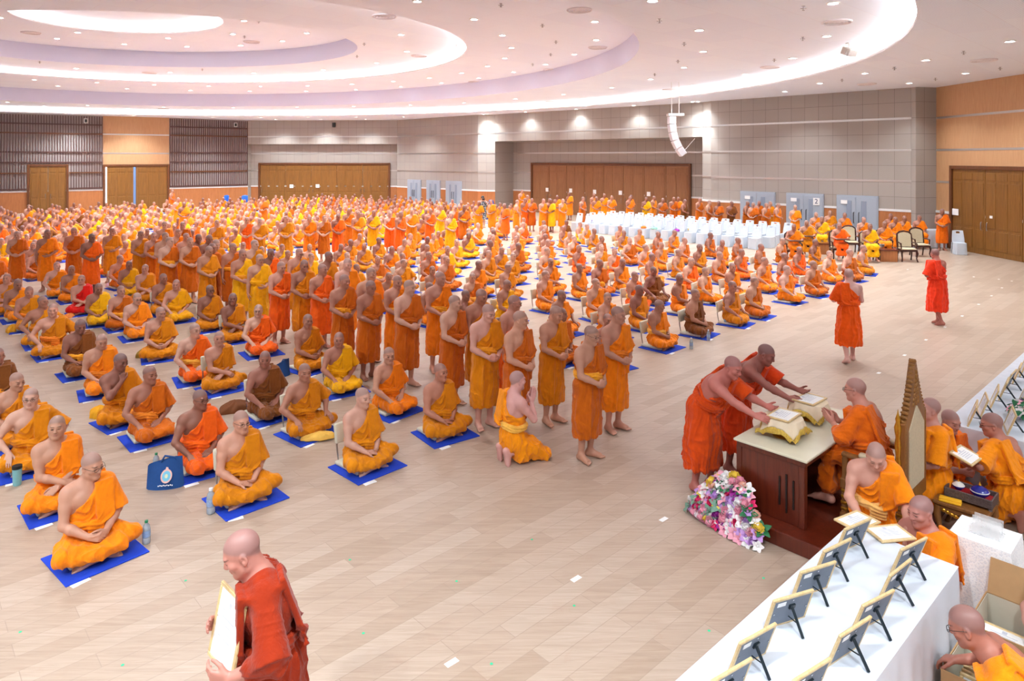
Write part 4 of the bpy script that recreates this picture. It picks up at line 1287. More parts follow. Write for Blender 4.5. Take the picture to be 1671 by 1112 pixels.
# golden throne
TH = DA + U * .80 - V * 1.16 + Vector((0, 0, PH))
th = empty('throne_chair', TH, ANGU + PI)            # -y of the throne = +V = towards the audience
th.rotation_euler = (0, 0, ANGU + PI)
tag(th, 'tall carved golden throne with cream padding behind the desk', 'chair')
b = B(); b.box((0, 0, .37), (.62, .56, .10), bev=.012); b.obj('seat_frame', M_goldwood, th)
b = B(); b.box((0, -.01, .44), (.56, .52, .09), bev=.035, seg=3); b.obj('seat_cushion', M_brocade, th, smooth=True)
for x in (-.275, .275):
    for y in (-.245, .255):
        b = B(); b.box((x, y, .04), (.075, .075, .08), bev=.012); b.box((x, y, .20), (.05, .05, .26), bev=.01); lg = b.obj('leg', M_goldwood, th)
        b = B()
        for z in (.12, .18, .24, .30): b.box((x, y, z), (.062, .062, .035), bev=.012)
        b.obj('gilding', M_gold, lg)
    b = B(); b.box((x, -.24, .54), (.05, .05, .26), bev=.01); b.box((x, .02, .655), (.07, .58, .04), bev=.014); ar = b.obj('armrest', M_goldwood, th)
    b = B(); b.box((x, .06, .69), (.075, .34, .05), bev=.024, seg=3); b.obj('arm_pad', M_brocade, ar, smooth=True)
b = B()
prof = [(-.31, .30), (.31, .30), (.31, 1.10), (.26, 1.14), (.20, 1.20), (.15, 1.30), (.10, 1.42), (.05, 1.55), (0, 1.66), (-.05, 1.55), (-.10, 1.42), (-.15, 1.30), (-.20, 1.20), (-.26, 1.14), (-.31, 1.10)]
b.prism(prof, .25, .31); bk = b.obj('backrest', M_goldwood, th)
b = B(); b.prism([(-.21, .46), (.21, .46), (.21, 1.02), (.16, 1.12), (.08, 1.19), (0, 1.22), (-.08, 1.19), (-.16, 1.12), (-.21, 1.02)], .235, .252); b.prism([(-.21, .46), (.21, .46), (.21, 1.02), (.0, 1.22), (-.21, 1.02)], .308, .322); b.obj('back_pad', M_brocade, bk)
b = B()
for s in (-1, 1):
    for i in range(15):
        a = i / 14; b.ball((s * (.275 * (1 - a) ** 1.25 + .008), .28, 1.12 + .52 * a), (.014, .034, .019), 8, 6)
    b.box((s * .285, .28, .80), (.035, .068, .62), bev=.012)
for i in range(22):
    a = (i // 3) / 7; b.ball(((i % 3 - 1) * .075 * (1 - a), .31, 1.24 + a * .30), (.026 * (1 - a * .5), .012, .022), 8, 6); b.ball(((i % 3 - 1) * .075 * (1 - a), .25, 1.24 + a * .30), (.026 * (1 - a * .5), .012, .022), 8, 6)
b.obj('carving', M_carve, bk)
for x in (-.31, .31):
    b = B(); b.lathe([(.022, .70), (.030, .74), (.02, .80), (.030, .90), (.02, .98), (.028, 1.02), (.034, 1.07), (.018, 1.12), (.024, 1.15), (.008, 1.20), (.002, 1.24)], 14, (x, .25, 0), cap=False); b.obj('finial', M_gold, bk, smooth=True)
b = B(); b.box((.0, .05, .05), (.50, .40, .06), bev=.015); o = b.obj('footwell_box', M_darkbox); o.location = TH; o.rotation_euler = (0, 0, ANGU + PI); tag(o, 'dark box lying under the golden throne seat', 'box')

# white table in the foreground with the two rows of frames seen from behind
TW = .75
F1 = gp(1385, 858, TW); F2 = gp(1564.7, 926.6, TW)
ta = (F2 - F1).normalized(); tl = Vector((-ta.y, ta.x, 0)); tl = tl if tl.y < 0 else -tl
tang = math.atan2(ta.y, ta.x)
def draped_table(name, org, ax, ay, lx, ly, h, label, skirt=True, cat='table', seams=0, cloth=None, wav=.008, drop=None):
    """table under a cloth: ax, ay the plan directions from the corner org"""
    M = Matrix.Identity(4)
    zc = ax.cross(ay)
    for i in range(3): M[i][0] = ax[i]; M[i][1] = ay[i]; M[i][2] = (0, 0, 1)[i]; M[i][3] = (org.x, org.y, 0)[i]
    k = empty(name); k.matrix_world = M if zc.z > 0 else M; tag(k, label, cat)
    b = B(); b.box((lx / 2, ly / 2, h - .02), (lx - .02, ly - .02, .03)); b.obj('table_top', M_darkbox, k)
    for x in (.06, lx - .06):
        for y in (.06, ly - .06):
            b = B(); b.box((x, y, (h - .035) / 2), (.045, .045, h - .035)); b.obj('leg', M_darkbox, k)
    d = h - .015 if drop is None else drop
    per = 2 * (lx + ly)
    def edge(t):
        s = t * per
        if s < lx: return Vector((s, 0, 0)), Vector((0, -1, 0))
        s -= lx
        if s < ly: return Vector((lx, s, 0)), Vector((1, 0, 0))
        s -= ly
        if s < lx: return Vector((lx - s, ly, 0)), Vector((0, 1, 0))
        s -= lx
        return Vector((0, max(0, ly - s), 0)), Vector((-1, 0, 0))
    b = B()
    n = max(60, int(per / .022))
    def f(t, v):
        p, nn = edge(t % 1.0)
        c = Vector((lx / 2, ly / 2, 0))
        amp = wav + .03 * v
        w = math.sin(t * per * 26 + 1.5 * math.sin(t * per * 3.1)) * .6 + math.sin(t * per * 11.3 + 1) * .5
        o_ = nn * (.004 * min(1, v * 10) + .03 * v + amp * w * min(1, v * 1.6))
        return Vector((p.x, p.y, h + .006 - v * d)) + o_
    b.grid(f, n, 10, True)
    b.obj('table_skirt', cloth or M_cloth, k, smooth=True)
    b = B()
    def g(a, c):
        x, y = a * lx, c * ly
        e = min(x, lx - x, y, ly - y)
        z = h + .006 + .006 * math.sin(x * 31 + 2.2 * math.sin(y * 6)) * math.sin(y * 13 + x * 3) * min(1, e / .06) + .003 * math.sin(y * 40 + 3 * math.sin(x * 4)) * min(1, e / .04) * max(0, 1 - e / .25)
        return Vector((x, y, z))
    b.grid(g, max(8, int(lx / .03)), max(8, int(ly / .03)))
    b.obj('tablecloth', cloth or M_cloth, k, smooth=True)
    return k
LW = (F2 - F1).length
draped_table('display_table', F1, tl, ta, 4.3, LW, TW, 'long white-clothed table in the front, lined with two rows of frames seen from behind')

BACKF = [(1380.6, 863, 1420, 846), (1344, 900, 1390, 878), (1307, 934, 1364, 916), (1262, 981, 1328, 962), (1207, 1050, 1267, 1017), (1161.6, 1112, 1227, 1074)]
BACKR = [(1471, 897, 1512.6, 877), (1453, 939, 1487, 912), (1407, 989, 1460, 962), (1371, 1038, 1421.7, 1005.7), (1294, 1112, 1356, 1073.7)]
NUMW = ['first', 'second', 'third', 'fourth', 'fifth', 'sixth', 'seventh', 'eighth']
def stand_frame(a, c, hz, label, group, w=.325, h=.245, lean=20, flip=False):
    """frame standing on a table: a, c its two top corners as plan points, leaning back by lean degrees"""
    mid = (a + c) / 2; d = (c - a); d.z = 0; d.normalize()
    k = certificate('certificate_frame', w, h, label, group=group, strut=True)
    # local +y (back, strut) must point at the photographer's side
    y = Vector((d.y, -d.x, 0))
    if flip: y = -y
    x = Vector((0, 0, 1)).cross(y) * -1
    x = y.cross(Vector((0, 0, 1)))
    R = Matrix.Identity(4)
    for i in range(3): R[i][0] = x[i]; R[i][1] = y[i]; R[i][2] = (0, 0, 1)[i]
    base = Vector((mid.x, mid.y, 0)) - y * (h * math.sin(math.radians(lean))) * 1.0
    k.matrix_world = Matrix.Translation((base.x, base.y, hz + .006)) @ R @ Matrix.Rotation(math.radians(-lean), 4, 'X')
    return k
for nm, L_ in (('audience side', BACKF), ('helpers side', BACKR)):
    for i, (x0, y0, x1, y1) in enumerate(L_):
        a, c = gp(x0, y0, TW + .235), gp(x1, y1, TW + .235)
        stand_frame(a, c, TW, '%s frame seen from behind, counted from the desk, %s row of white table' % (NUMW[i], 'audience-side' if nm[0] == 'a' else 'helpers-side'), 'frames standing on the front white table')
# two certificates lying flat at the far edge
for (px, py), rz, l in (((1399, 856), .5, 'certificate lying flat at the far corner of the front white table under a hand'), ((1452, 876), .15, 'certificate lying flat at the far edge of the front white table')):
    p = gp(px, py, TW)
    c = certificate('certificate_frame', .30, .22, l, group='certificates lying on the front table')
    c.matrix_world = Matrix.Translation((p.x, p.y, TW + .026)) @ Matrix.Rotation(rz, 4, 'Z') @ Matrix.Translation((0, -.11, 0)) @ Matrix.Rotation(-PI / 2, 4, 'X')

# the second long table, on the right, with frames that face the audience
S1 = gp(1541.4, 690.7, TW)
draped_table('display_table', S1, -V, U, .80, 6.2, TW, 'long white-skirted table at the right edge with frames showing their fronts')
SIDE = [(1579, 694.5), (1598.7, 681.5), (1615.5, 665.5), (1629.7, 651.7), (1638, 636), (1652, 625), (1664, 613.5), (1643.5, 708), (1662, 667)]
for i, (px, py) in enumerate(SIDE):
    a = gp(px, py, TW + .02); an = math.radians(56 + (4 if i % 2 else -2) - (10 if i in (3, 4, 5) else 0))
    d = Vector((math.cos(an), math.sin(an), 0)); c = a + d * .30
    lab = ('%s frame from the near end in the back row on the right white table' % NUMW[i]) if i < 7 else ('%s frame beside the small flowers on the right white table' % ('near', 'far')[i - 7])
    y = Vector((d.y, -d.x, 0)); top = y * (.245 * math.sin(math.radians(20)))
    stand_frame(a + top, c + top, TW, lab, 'frames standing on the right white table')
# ------------------------------------------------------------------ side table, lace table, boxes, flowers, floor marks, chairs
def at(px, py, h): return gp(px, py, h)
# low gilded table with its tray of porcelain
LT = .36
ca, cb_, cc = at(1518, 815, LT), at(1606, 842, LT), at(1626, 817, LT)
lc = uv(7.91, 1.88)
lt = empty('side_table', (lc.x, lc.y, 0), tang); tag(lt, 'low gilded wooden table carrying the porcelain tray and a folded yellow cloth', 'table')
b = B(); b.box((0, 0, LT - .02), (.47, .46, .04), bev=.014, seg=3); b.obj('table_top', M_goldwood, lt)
b = B(); b.box((0, 0, LT - .07), (.42, .41, .05), bev=.008)
b.obj('apron', M_goldwood, lt)
b = B()
for s in (-1, 1):
    for i in range(9):
        a = (i - 4) / 4
        b.ball((a * .14, s * .205, LT - .085 - .035 * (1 - abs(a))), (.026, .012, .018), 8, 6)
b.obj('carving', M_gold, lt)
for x in (-.19, .19):
    for y in (-.18, .18):
        b = B(); s = 1 if x > 0 else -1
        b.tube([(x, y, LT - .05), (x + s * .012, y, LT - .14), (x - s * .012, y, .10), (x + s * .012, y, .02), (x + s * .02, y, .0)], [.036, .034, .022, .022, .026], 10)
        b.obj('leg', M_goldwood, lt, smooth=True)
tc = uv(7.93, 1.84); tc.z = LT
tr = empty('porcelain_tray', (tc.x, tc.y, LT), tang); tag(tr, 'carved dark tray lined in red holding blue porcelain on the gilded low table', 'tray')
b = B()
for x, y, w, d in ((0, -.12, .40, .016), (0, .12, .40, .016), (-.195, 0, .016, .25), (.195, 0, .016, .25)): b.box((x, y, .065), (w, d, .085), bev=.004)
b.box((0, 0, .035), (.40, .25, .02)); b.obj('tray_wall', M_pewter, tr)
b = B(); b.box((0, 0, .055), (.37, .22, .012)); b.obj('lining', M_redlac, tr)
for x in (-.18, .18):
    for y in (-.10, .10):
        b = B(); b.lathe([(.022, 0), (.018, .012), (.026, .028)], 10, (x, y, 0)); b.obj('leg', M_pewter, tr)
def lidded(x, y, r, label):
    p = tr.matrix_basis @ Vector((x, y, .062)) if False else Matrix.Translation(tr.location) @ Matrix.Rotation(tang, 4, 'Z') @ Vector((x, y, .061))
    k = empty('porcelain_bowl', p); tag(k, label, 'bowl', 'porcelain bowls on the tray')
    b = B(); b.lathe([(r * .5, 0), (r * .55, .012), (r * .95, r * .5), (r, r * .72), (r * .92, r * .8)], 22, cap=True); b.obj('bowl_body', M_porc, k, smooth=True)
    b = B(); b.lathe([(r * .97, r * .72), (r * 1.0, r * .78), (r * .97, r * .84)], 22, cap=True); b.obj('rim_band', M_porcw, k, smooth=True)
    b = B(); b.lathe([(r * .94, r * .84), (r * .75, r * 1.1), (r * .35, r * 1.32), (r * .12, r * 1.4)], 22, cap=True); l = b.obj('lid', M_porc if r > .06 else M_porcw, k, smooth=True)
    b = B(); b.lathe([(r * .12, r * 1.38), (r * .2, r * 1.5), (r * .1, r * 1.62), (r * .03, r * 1.85)], 12); b.obj('knob', M_gold, l, smooth=True)
lidded(-.115, .03, .055, 'smaller white and blue lidded bowl on the porcelain tray')
lidded(.075, -.01, .082, 'larger cobalt blue lidded bowl on the porcelain tray')
yc = uv(7.735, 1.97); yc.z = LT
def cloth_bundle(name, p, rz, w, d, h, mat, label, cat='cloth', group=None, seed=0, parent=None):
    b = B(); r = random.Random(seed)
    ph = [r.uniform(0, 6) for _ in range(5)]
    def f(a, c):
        th_ = a * 2 * PI; v = c
        q = math.sin(v * PI / 2)
        rr = 1 + .10 * math.sin(3 * th_ + ph[0]) + .07 * math.sin(7 * th_ + ph[1] + v * 4)
        z = h * (1 - v) ** .6 * (1 + .15 * math.sin(4 * th_ + ph[2]) * v) + .010 * math.sin(11 * th_ + ph[3] + 6 * v) * v * (1 - v) * 3
        return Vector((w / 2 * q * rr * math.cos(th_), d / 2 * q * rr * math.sin(th_), max(0.002, z if v < .97 else .002)))
    b.grid(f, 40, 14, True)
    o = b.obj(name, mat, smooth=True); o.location = p; o.rotation_euler = (0, 0, rz)
    tag(o, label, cat, group); return o
M_yel = simple('yellow_cloth', (250, 186, 30), .8, noise=.05, bump=.2)
b = B(); b.box((0, 0, .012), (.19, .085, .024), bev=.010, seg=3); b.box((0, .004, .030), (.185, .075, .014), bev=.006, seg=2)
o = b.obj('folded_cloth', M_yel, smooth=True); o.location = yc; o.rotation_euler = (0, 0, tang + .15); tag(o, 'folded yellow cloth on the gilded low table', 'cloth')

# lace table with the clear acrylic rack
M_lace = NT('lace')
_v = M_lace.node('ShaderNodeTexVoronoi'); _v.inputs['Scale'].default_value = 70; M_lace.link(M_lace.coord('Object'), _v.inputs['Vector'])
M_lace.link(M_lace.mix(M_lace.ramp(_v.outputs['Distance'], [(.25, (1, 1, 1)), (.55, (0, 0, 0))]), rgba((250, 250, 252)), rgba((232, 235, 242))), M_lace.b.inputs['Base Color'])
M_lace.set(Roughness=.7); M_lace.bump(_v.outputs['Distance'], .4, .004); M_lace = M_lace.m
lx0 = uv(6.78, 1.64)
draped_table('lace_table', lx0, -U, -V, .40, .42, .70, 'small table under a white lace cloth carrying a clear acrylic rack', cloth=M_lace, drop=.52, wav=.012)
rc_ = uv(6.58, 1.42)
rk = empty('acrylic_rack', (rc_.x, rc_.y, .708), tang); tag(rk, 'clear acrylic rack standing on the lace-covered table', 'rack')
b = B(); b.box((0, 0, .006), (.22, .16, .010)); b.obj('base', M_acryl, rk)
for i, y in enumerate((-.06, 0, .06)):
    b = B(); b.box((0, y, .06), (.20, .005, .11), Euler((-.25, 0, 0))); b.obj('divider', M_acryl, rk)

# cardboard boxes
def carton(name, p, rz, w, d, h, label, mat=M_card, inner=M_cardin, flaps=(1, 1, 1, 1), fa=(.6, .6, .6, .6)):
    k = empty(name, p, rz); tag(k, label, 'box', 'cardboard boxes'); t = .008
    for x, y, a, c in ((0, -d / 2, w, t), (0, d / 2, w, t), (-w / 2, 0, t, d), (w / 2, 0, t, d)):
        b = B(); b.box((x, y, h / 2), (a, c, h)); b.obj('side_panel', mat, k)
        b = B(); q = .004
        b.box((x - math.copysign(q + t / 2, x) if x else 0, y - math.copysign(q + t / 2, y) if y else 0, h / 2), (max(.003, a - 2 * t) if a > t else .003, max(.003, c - 2 * t) if c > t else .003, h - .01)); b.obj('liner', inner, k)
    b = B(); b.box((0, 0, t / 2), (w, d, t)); b.obj('bottom_panel', inner, k)
    for i, (x, y, a, ax) in enumerate(((0, -d / 2, w, 'x'), (0, d / 2, w, 'x'), (-w / 2, 0, d, 'y'), (w / 2, 0, d, 'y'))):
        if not flaps[i]: continue
        L = (d if ax == 'x' else w) * .48; s = math.copysign(1, (y if ax == 'x' else x)); e = fa[i]
        o1 = Vector((0, s * math.cos(e), math.sin(e))) if ax == 'x' else Vector((s * math.cos(e), 0, math.sin(e)))
        u1 = Vector((1, 0, 0)) if ax == 'x' else Vector((0, 1, 0))
        n1 = u1.cross(o1)
        M = Matrix.Identity(4); c = Vector((x, y, h)) + o1 * L / 2
        for r in range(3): M[r][0] = u1[r]; M[r][1] = o1[r]; M[r][2] = n1[r]; M[r][3] = c[r]
        b = B(); b.box((0, 0, 0), (a - .01, L, .006)); f = b.obj('flap', mat, k); f.matrix_local = M
    return k
BX1 = uv(5.98, 1.10); BX2 = uv(5.36, 1.10)
carton('cardboard_box', (BX1.x, BX1.y, 0), tang, .50, .52, .42, 'open cardboard box behind the front white table holding loose certificates', M_card, M_cardin, (0, 1, 0, 1), (.9, 1.15, .9, 1.2))
carton('cardboard_box.001', (BX2.x, BX2.y, 0), tang, .50, .50, .40, 'open cardboard box of stacked gold frames beside the front white table', M_card, M_cardin, (0, 0, 0, 0), (.5, .5, 1.2, .4))
carton('cardboard_box.002', (5.52, 6.62, 0), tang - .2, .56, .46, .42, 'open cardboard box at the right edge behind the kneeling frame holder', M_card, M_cardin, (1, 0, 1, 0), (.35, .5, .5, .4))
for i in range(9):
    c = certificate('certificate_frame', .34, .26, '%s gold frame of the row stacked on edge in the nearer cardboard box' % ordw(i + 1), group='frames stacked on edge in the box')
    a_ = tang
    off = Matrix.Rotation(a_, 3, 'Z') @ Vector((0.0, -.19 + i * .042, 0))
    c.matrix_world = Matrix.Translation(Vector((BX2.x, BX2.y, .012)) + off) @ Matrix.Rotation(a_, 4, 'Z') @ Matrix.Rotation(-.10, 4, 'X') @ Matrix.Translation((0, 0, .11))
for i in range(3):
    c = certificate('certificate_frame', .32, .24, '%s certificate lying in the box behind the front white table' % ('upper', 'middle', 'lower')[i], group='certificates in the box behind the table')
    a_ = tang
    off = Matrix.Rotation(a_, 3, 'Z') @ Vector((-.10 + .08 * i, .02 - .04 * i, .17 + .028 * (2 - i)))
    c.matrix_world = Matrix.Translation(Vector((BX1.x, BX1.y, 0)) + off) @ Matrix.Rotation(a_ + .15 * i, 4, 'Z') @ Matrix.Translation((0, -.12, 0)) @ Matrix.Rotation(-PI / 2 + .12, 4, 'X')

# black cable on the floor
cu = bpy.data.curves.new('floor_cable', 'CURVE'); cu.dimensions = '3D'; cu.bevel_depth = .007; cu.bevel_resolution = 3
s_ = cu.splines.new('NURBS'); pts = [(1628, 862), (1650, 868), (1672, 882), (1700, 900), (1700, 902), (1672, 898), (1640, 899), (1630, 906), (1634, 916), (1650, 924)]
s_.points.add(len(pts) - 1)
for q, (px, py) in zip(s_.points, pts): v = gp(px, py, .008); q.co = (v.x, v.y, .008, 1)
s_.use_endpoint_u = True; s_.order_u = 4
o = bpy.data.objects.new('floor_cable', cu); C.objects.link(o); cu.materials.append(M_black); o = as_mesh(o); tag(o, 'black cable looping over the floor at the right edge', 'cable')

# flowers
PET = {'white': (244, 240, 240), 'pink': (244, 170, 190), 'hotpink': (228, 36, 104), 'magenta': (150, 30, 140), 'lilac': (196, 150, 216), 'yellow': (246, 216, 84), 'peach': (246, 190, 170)}
PM = {k_: simple('petal_' + k_, v, .6, noise=.08, scale=60) for k_, v in PET.items()}
M_leaf = simple('leaf_green', (34, 118, 70), .5, noise=.3, scale=40); M_leaf2 = simple('leaf_grey_green', (120, 160, 140), .6, noise=.2, scale=40)
def rose_mesh(n):
    b = B(); r = random.Random(n)
    for ring_, (cnt, rad, hgt, tilt) in enumerate(((3, .010, .032, .15), (4, .020, .028, .5), (5, .030, .020, .9), (6, .040, .010, 1.2))):
        for i in range(cnt):
            a = 2 * PI * i / cnt + ring_ * .7 + r.uniform(-.15, .15)
            M = Matrix.Rotation(a, 4, 'Z') @ Matrix.Translation((rad * .55, 0, hgt)) @ Matrix.Rotation(tilt, 4, 'Y')
            def f(u_, v_):
                x = (u_ - .5) * .046 * math.sin(PI * min(1, v_ * .9 + .12)); z = v_ * .040
                return M @ Vector((.012 * math.sin(v_ * 2.6) - 8 * x * x, x, z - .012))
            b.grid(f, 4, 4)
    b.ball((0, 0, .028), (.012, .012, .016), 8, 6)
    return b.mesh('blossom', True)
def orchid_mesh(n):
    b = B()
    for i in range(5):
        a = 2 * PI * i / 5
        M = Matrix.Rotation(a, 4, 'Z') @ Matrix.Rotation(-.35, 4, 'Y')
        def f(u_, v_):
            y = (u_ - .5) * .040 * math.sin(PI * min(1, v_ * .85 + .1)); return M @ Vector((.006 + v_ * .052, y, .014 * math.sin(v_ * 3) - 6 * y * y))
        b.grid(f, 4, 5)
    b.ball((0, 0, .012), (.010, .010, .012), 8, 6)
    return b.mesh('blossom', True)
def leaf_mesh():
    b = B()
    for i in range(5):
        M = Matrix.Rotation(2 * PI * i / 5, 4, 'Z') @ Matrix.Rotation(-.5, 4, 'Y')
        def f(u_, v_):
            y = (u_ - .5) * .045 * math.sin(PI * min(1, v_ * .9 + .06)); return M @ Vector((v_ * .085, y, .02 * math.sin(v_ * 3) - 5 * y * y))
        b.grid(f, 3, 6)
    return b.mesh('leaf', True)
ROSES = [rose_mesh(1), rose_mesh(2)]; ORCH = orchid_mesh(1); LEAFM = leaf_mesh()
BL = {}
def blossom(kind, col):
    if (kind, col) not in BL:
        me = (ROSES[0] if kind == 'r' else ROSES[1] if kind == 'q' else ORCH).copy(); me.materials.append(PM[col]); BL[(kind, col)] = me
    return BL[(kind, col)]
LM = {}
def flowerbed(name, pts, label, colours, sc=(1.0, 1.5), base=None, leaves=22, seed=3):
    """pts: list of (point, normal)"""
    r = random.Random(seed)
    k = empty(name, base); tag(k, label, 'flower arrangement')
    for i, (p, n) in enumerate(pts):
        col = r.choice(colours); kind = r.choice('rqo') if col not in ('lilac', 'magenta', 'white') else r.choice('oor')
        o = link('blossom', blossom(kind, col), None, k)
        q = Vector(n).to_track_quat('Z', 'Y'); s = r.uniform(*sc)
        o.location = Vector(p) - Vector(base); o.rotation_mode = 'QUATERNION'; o.rotation_quaternion = q; o.scale = (s, s, s)
    for i in range(leaves):
        p, n = r.choice(pts); m = r.choice((M_leaf, M_leaf, M_leaf2))
        if m.name not in LM: me = LEAFM.copy(); me.materials.append(m); LM[m.name] = me
        o = link('leaf', LM[m.name], None, k)
        o.location = Vector(p) - Vector(base) - Vector(n) * .03 + Vector((r.uniform(-.04, .04), r.uniform(-.04, .04), 0)); o.rotation_mode = 'QUATERNION'
        o.rotation_quaternion = Vector(n).to_track_quat('Z', 'Y') @ Euler((0, 0, r.uniform(0, 6))).to_quaternion(); s = r.uniform(.9, 1.5); o.scale = (s, s, s)
    return k
# mound against the end of the desk: axis from fa to fb on the floor
r = random.Random(5)
fa, fb = Vector((1.95, 7.30, 0)), Vector((2.42, 6.56, 0))
mid = (fa + fb) / 2
dirr = (fb - fa).normalized(); out = -U
pts = []
def mound_pt(s, t):
    """s along the mound, t from its foot (0) to its crest at the desk (1)"""
    env = max(0.05, 1 - abs(2 * s - 1) ** 2.2)
    p = fa + (fb - fa) * s + U * (-.14 + .30 * t * env + (1 - env) * .06) 
    return Vector((p.x, p.y, .04 + .40 * env * math.sin(t * PI / 2) ** 1.1))
tries = 0
while len(pts) < 170 and tries < 30000:
    tries += 1
    s, t = r.uniform(0, 1), r.uniform(0, 1)
    p = mound_pt(s, t)
    if all((p - q[0]).length > .050 for q in pts):
        n = (out * (1 - t * .55) + Vector((0, 0, .35 + t)) + dirr * (2 * s - 1) * .6 + Vector((r.uniform(-.25, .25), r.uniform(-.25, .25), 0))).normalized()
        pts.append((p, n))
cols = ['white', 'white', 'white', 'pink', 'pink', 'pink', 'hotpink', 'magenta', 'lilac', 'lilac', 'yellow', 'peach', 'white']
fm = flowerbed('flower_arrangement', pts, 'large mound of pink, purple and white flowers on the floor against the desk', cols, (1.05, 1.6), mid, 26)
b = B()
def core(a, c):
    p = mound_pt(a, c) if c <= 1 else mound_pt(a, 1)
    return (p - mid) * .93 + Vector((0, 0, -.035))
b.grid(core, 20, 10); b.obj('foliage', M_leaf, fm, smooth=True)
pts = []
r = random.Random(9); base = gp(1655, 958, 0)
while len(pts) < 34:
    a, q = r.uniform(0, 2 * PI), r.uniform(0, 1) ** .5
    p = Vector((base.x + .05 + .34 * q * math.cos(a), base.y + .36 * q * math.sin(a), .05 + .13 * (1 - q * q)))
    if all((p - z[0]).length > .065 for z in pts): pts.append((p, Vector((math.cos(a) * q, math.sin(a) * q, 1)).normalized()))
    r.random()
f2 = flowerbed('flower_arrangement', pts, 'pink and white flowers on the floor at the right edge beside the cable', ['white', 'pink', 'hotpink', 'pink', 'peach', 'yellow'], (1.0, 1.5), base, 16, 4)
b = B(); b.ball((.05, 0, .05), (.33, .35, .08), 16, 8); b.obj('foliage', M_leaf, f2, smooth=True)
pts = []
base = gp(1667, 690, TW) + Vector((.10, .08, 0))
while len(pts) < 16:
    a, q = r.uniform(0, 2 * PI), r.uniform(0, 1) ** .5
    p = Vector((base.x + .13 * q * math.cos(a), base.y + .13 * q * math.sin(a), TW + .10 + .10 * (1 - q * q)))
    if all((p - z[0]).length > .045 for z in pts): pts.append((p, Vector((math.cos(a) * q, math.sin(a) * q, .8)).normalized()))
f3 = flowerbed('flower_arrangement', pts, 'small bunch of pale pink flowers on the right white table between frames', ['white', 'pink', 'lilac', 'peach'], (.8, 1.2), base, 8, 6)
b = B(); b.lathe([(.06, .01), (.07, .05), (.06, .10), (.10, .13)], 14); b.obj('pot', simple('lilac_ribbon', (190, 168, 220), .6), f3, smooth=True)

# white paper marks and small green dots stuck to the floor
st_b = B(); st_b.box((0, 0, .001), (.105, .05, .002)); st_m = st_b.mesh('floor_sticker'); st_m.materials.append(M_paper)
MARK = [(940, 945), (737, 1082), (1083, 848), (1434, 609), (1476, 580), (1511, 555), (1542, 534), (1570, 516), (1597, 497), (1618, 483), (1635, 470), (1651, 459), (1630, 456), (1589, 452), (1481, 440)]
for i, (px, py) in enumerate(MARK):
    o = link('floor_sticker', st_m); o.location = gp(px, py, 0); o.rotation_euler = (0, 0, ANGU - .02)
    tag(o, '%s white paper mark on the open floor, counted from the photographer outwards' % ordw(i + 1), 'floor mark', 'white floor marks')
dt_b = B(); dt_b.lathe([(.012, 0), (.012, .0015)], 10); dt_m = dt_b.mesh('floor_dot'); dt_m.materials.append(simple('green_tape', (60, 205, 150), .6))
for i, (px, py) in enumerate([(571, 914), (593, 1034), (745, 949), (802, 1084), (868, 881), (937, 989), (1246, 944), (1157, 1030), (303, 948), (200, 1086), (33, 1032)]):
    o = link('floor_dot', dt_m); o.location = gp(px, py, 0)
    tag(o, '%s tiny green tape dot on the near floor, counted across the floor' % ordw(i + 1), 'floor mark', 'green floor dots')

# ---- covered white plastic chairs in rows facing the hall
def white_chair():
    k = empty('covered_chair')
    b = B()
    def f(t, v):
        a = t * 2 * PI
        x, y = .205 * math.copysign(abs(math.cos(a)) ** .35, math.cos(a)), .21 * math.copysign(abs(math.sin(a)) ** .35, math.sin(a))
        s = 1 + v * (.06 + .035 * math.sin(a * 13 + 1))
        return Vector((x * s, y * s, .445 * (1 - v) + .01))
    b.grid(f, 56, 5, True)
    def top(t, v): return f(t, 0) * (1 - v) + Vector((0, 0, .455)) * v
    b.grid(top, 56, 3, True)
    b.obj('seat_cover', M_cover, k, smooth=True)
    b = B()
    n = 12
    def back(u_, v_):
        x = (u_ - .5) * .43 * (1 - .16 * v_ ** 2); z = .44 + v_ * .46
        return Vector((x, .20 + .10 * v_ - .05 * (1 - (2 * u_ - 1) ** 2) * -1 * .6, z))
    for i in range(n):
        for j in range(n):
            if j in (9, 10) and 4 <= i <= 7: continue
            vs = [b.bm.verts.new(back((i + a) / n, (j + c) / n)) for a, c in ((0, 0), (1, 0), (1, 1), (0, 1))]
            b.bm.faces.new(vs)
    bmesh.ops.remove_doubles(b.bm, verts=b.bm.verts[:], dist=1e-5)
    o = b.obj('backrest', M_chairw, k, smooth=True); o.modifiers.new('t', 'SOLIDIFY').thickness = .03
    for x in (-.21, .21):
        b = B(); b.tube([(x, .22, .44), (x * 1.05, .30, .0)], [.02, .016], 8); b.obj('leg', M_chairw, k, smooth=True)
    return k
wc = white_chair()
CH0 = uv(26.55, 23.3); rowsn = ['front', 'second', 'third', 'fourth']
first = True
NCH = 17
for rr in range(4):
    for j in range(NCH):
        if rr == 0 and j in (6, 12): pass
        p = uv(26.3 + rr * .82 + .012 * j, 23.35 - j * .60 - (rr % 2) * .18)
        o = wc if first else dup(wc); first = False
        o.location = (p.x, p.y, 0); o.rotation_euler = (0, 0, ANGU - PI / 2 + random.uniform(-.08, .08))
        tag(o, 'empty white covered chair, %s row from the seated monks, %s from the left' % (rowsn[rr], ordw(j + 1)), 'chair', 'white covered chairs in rows')
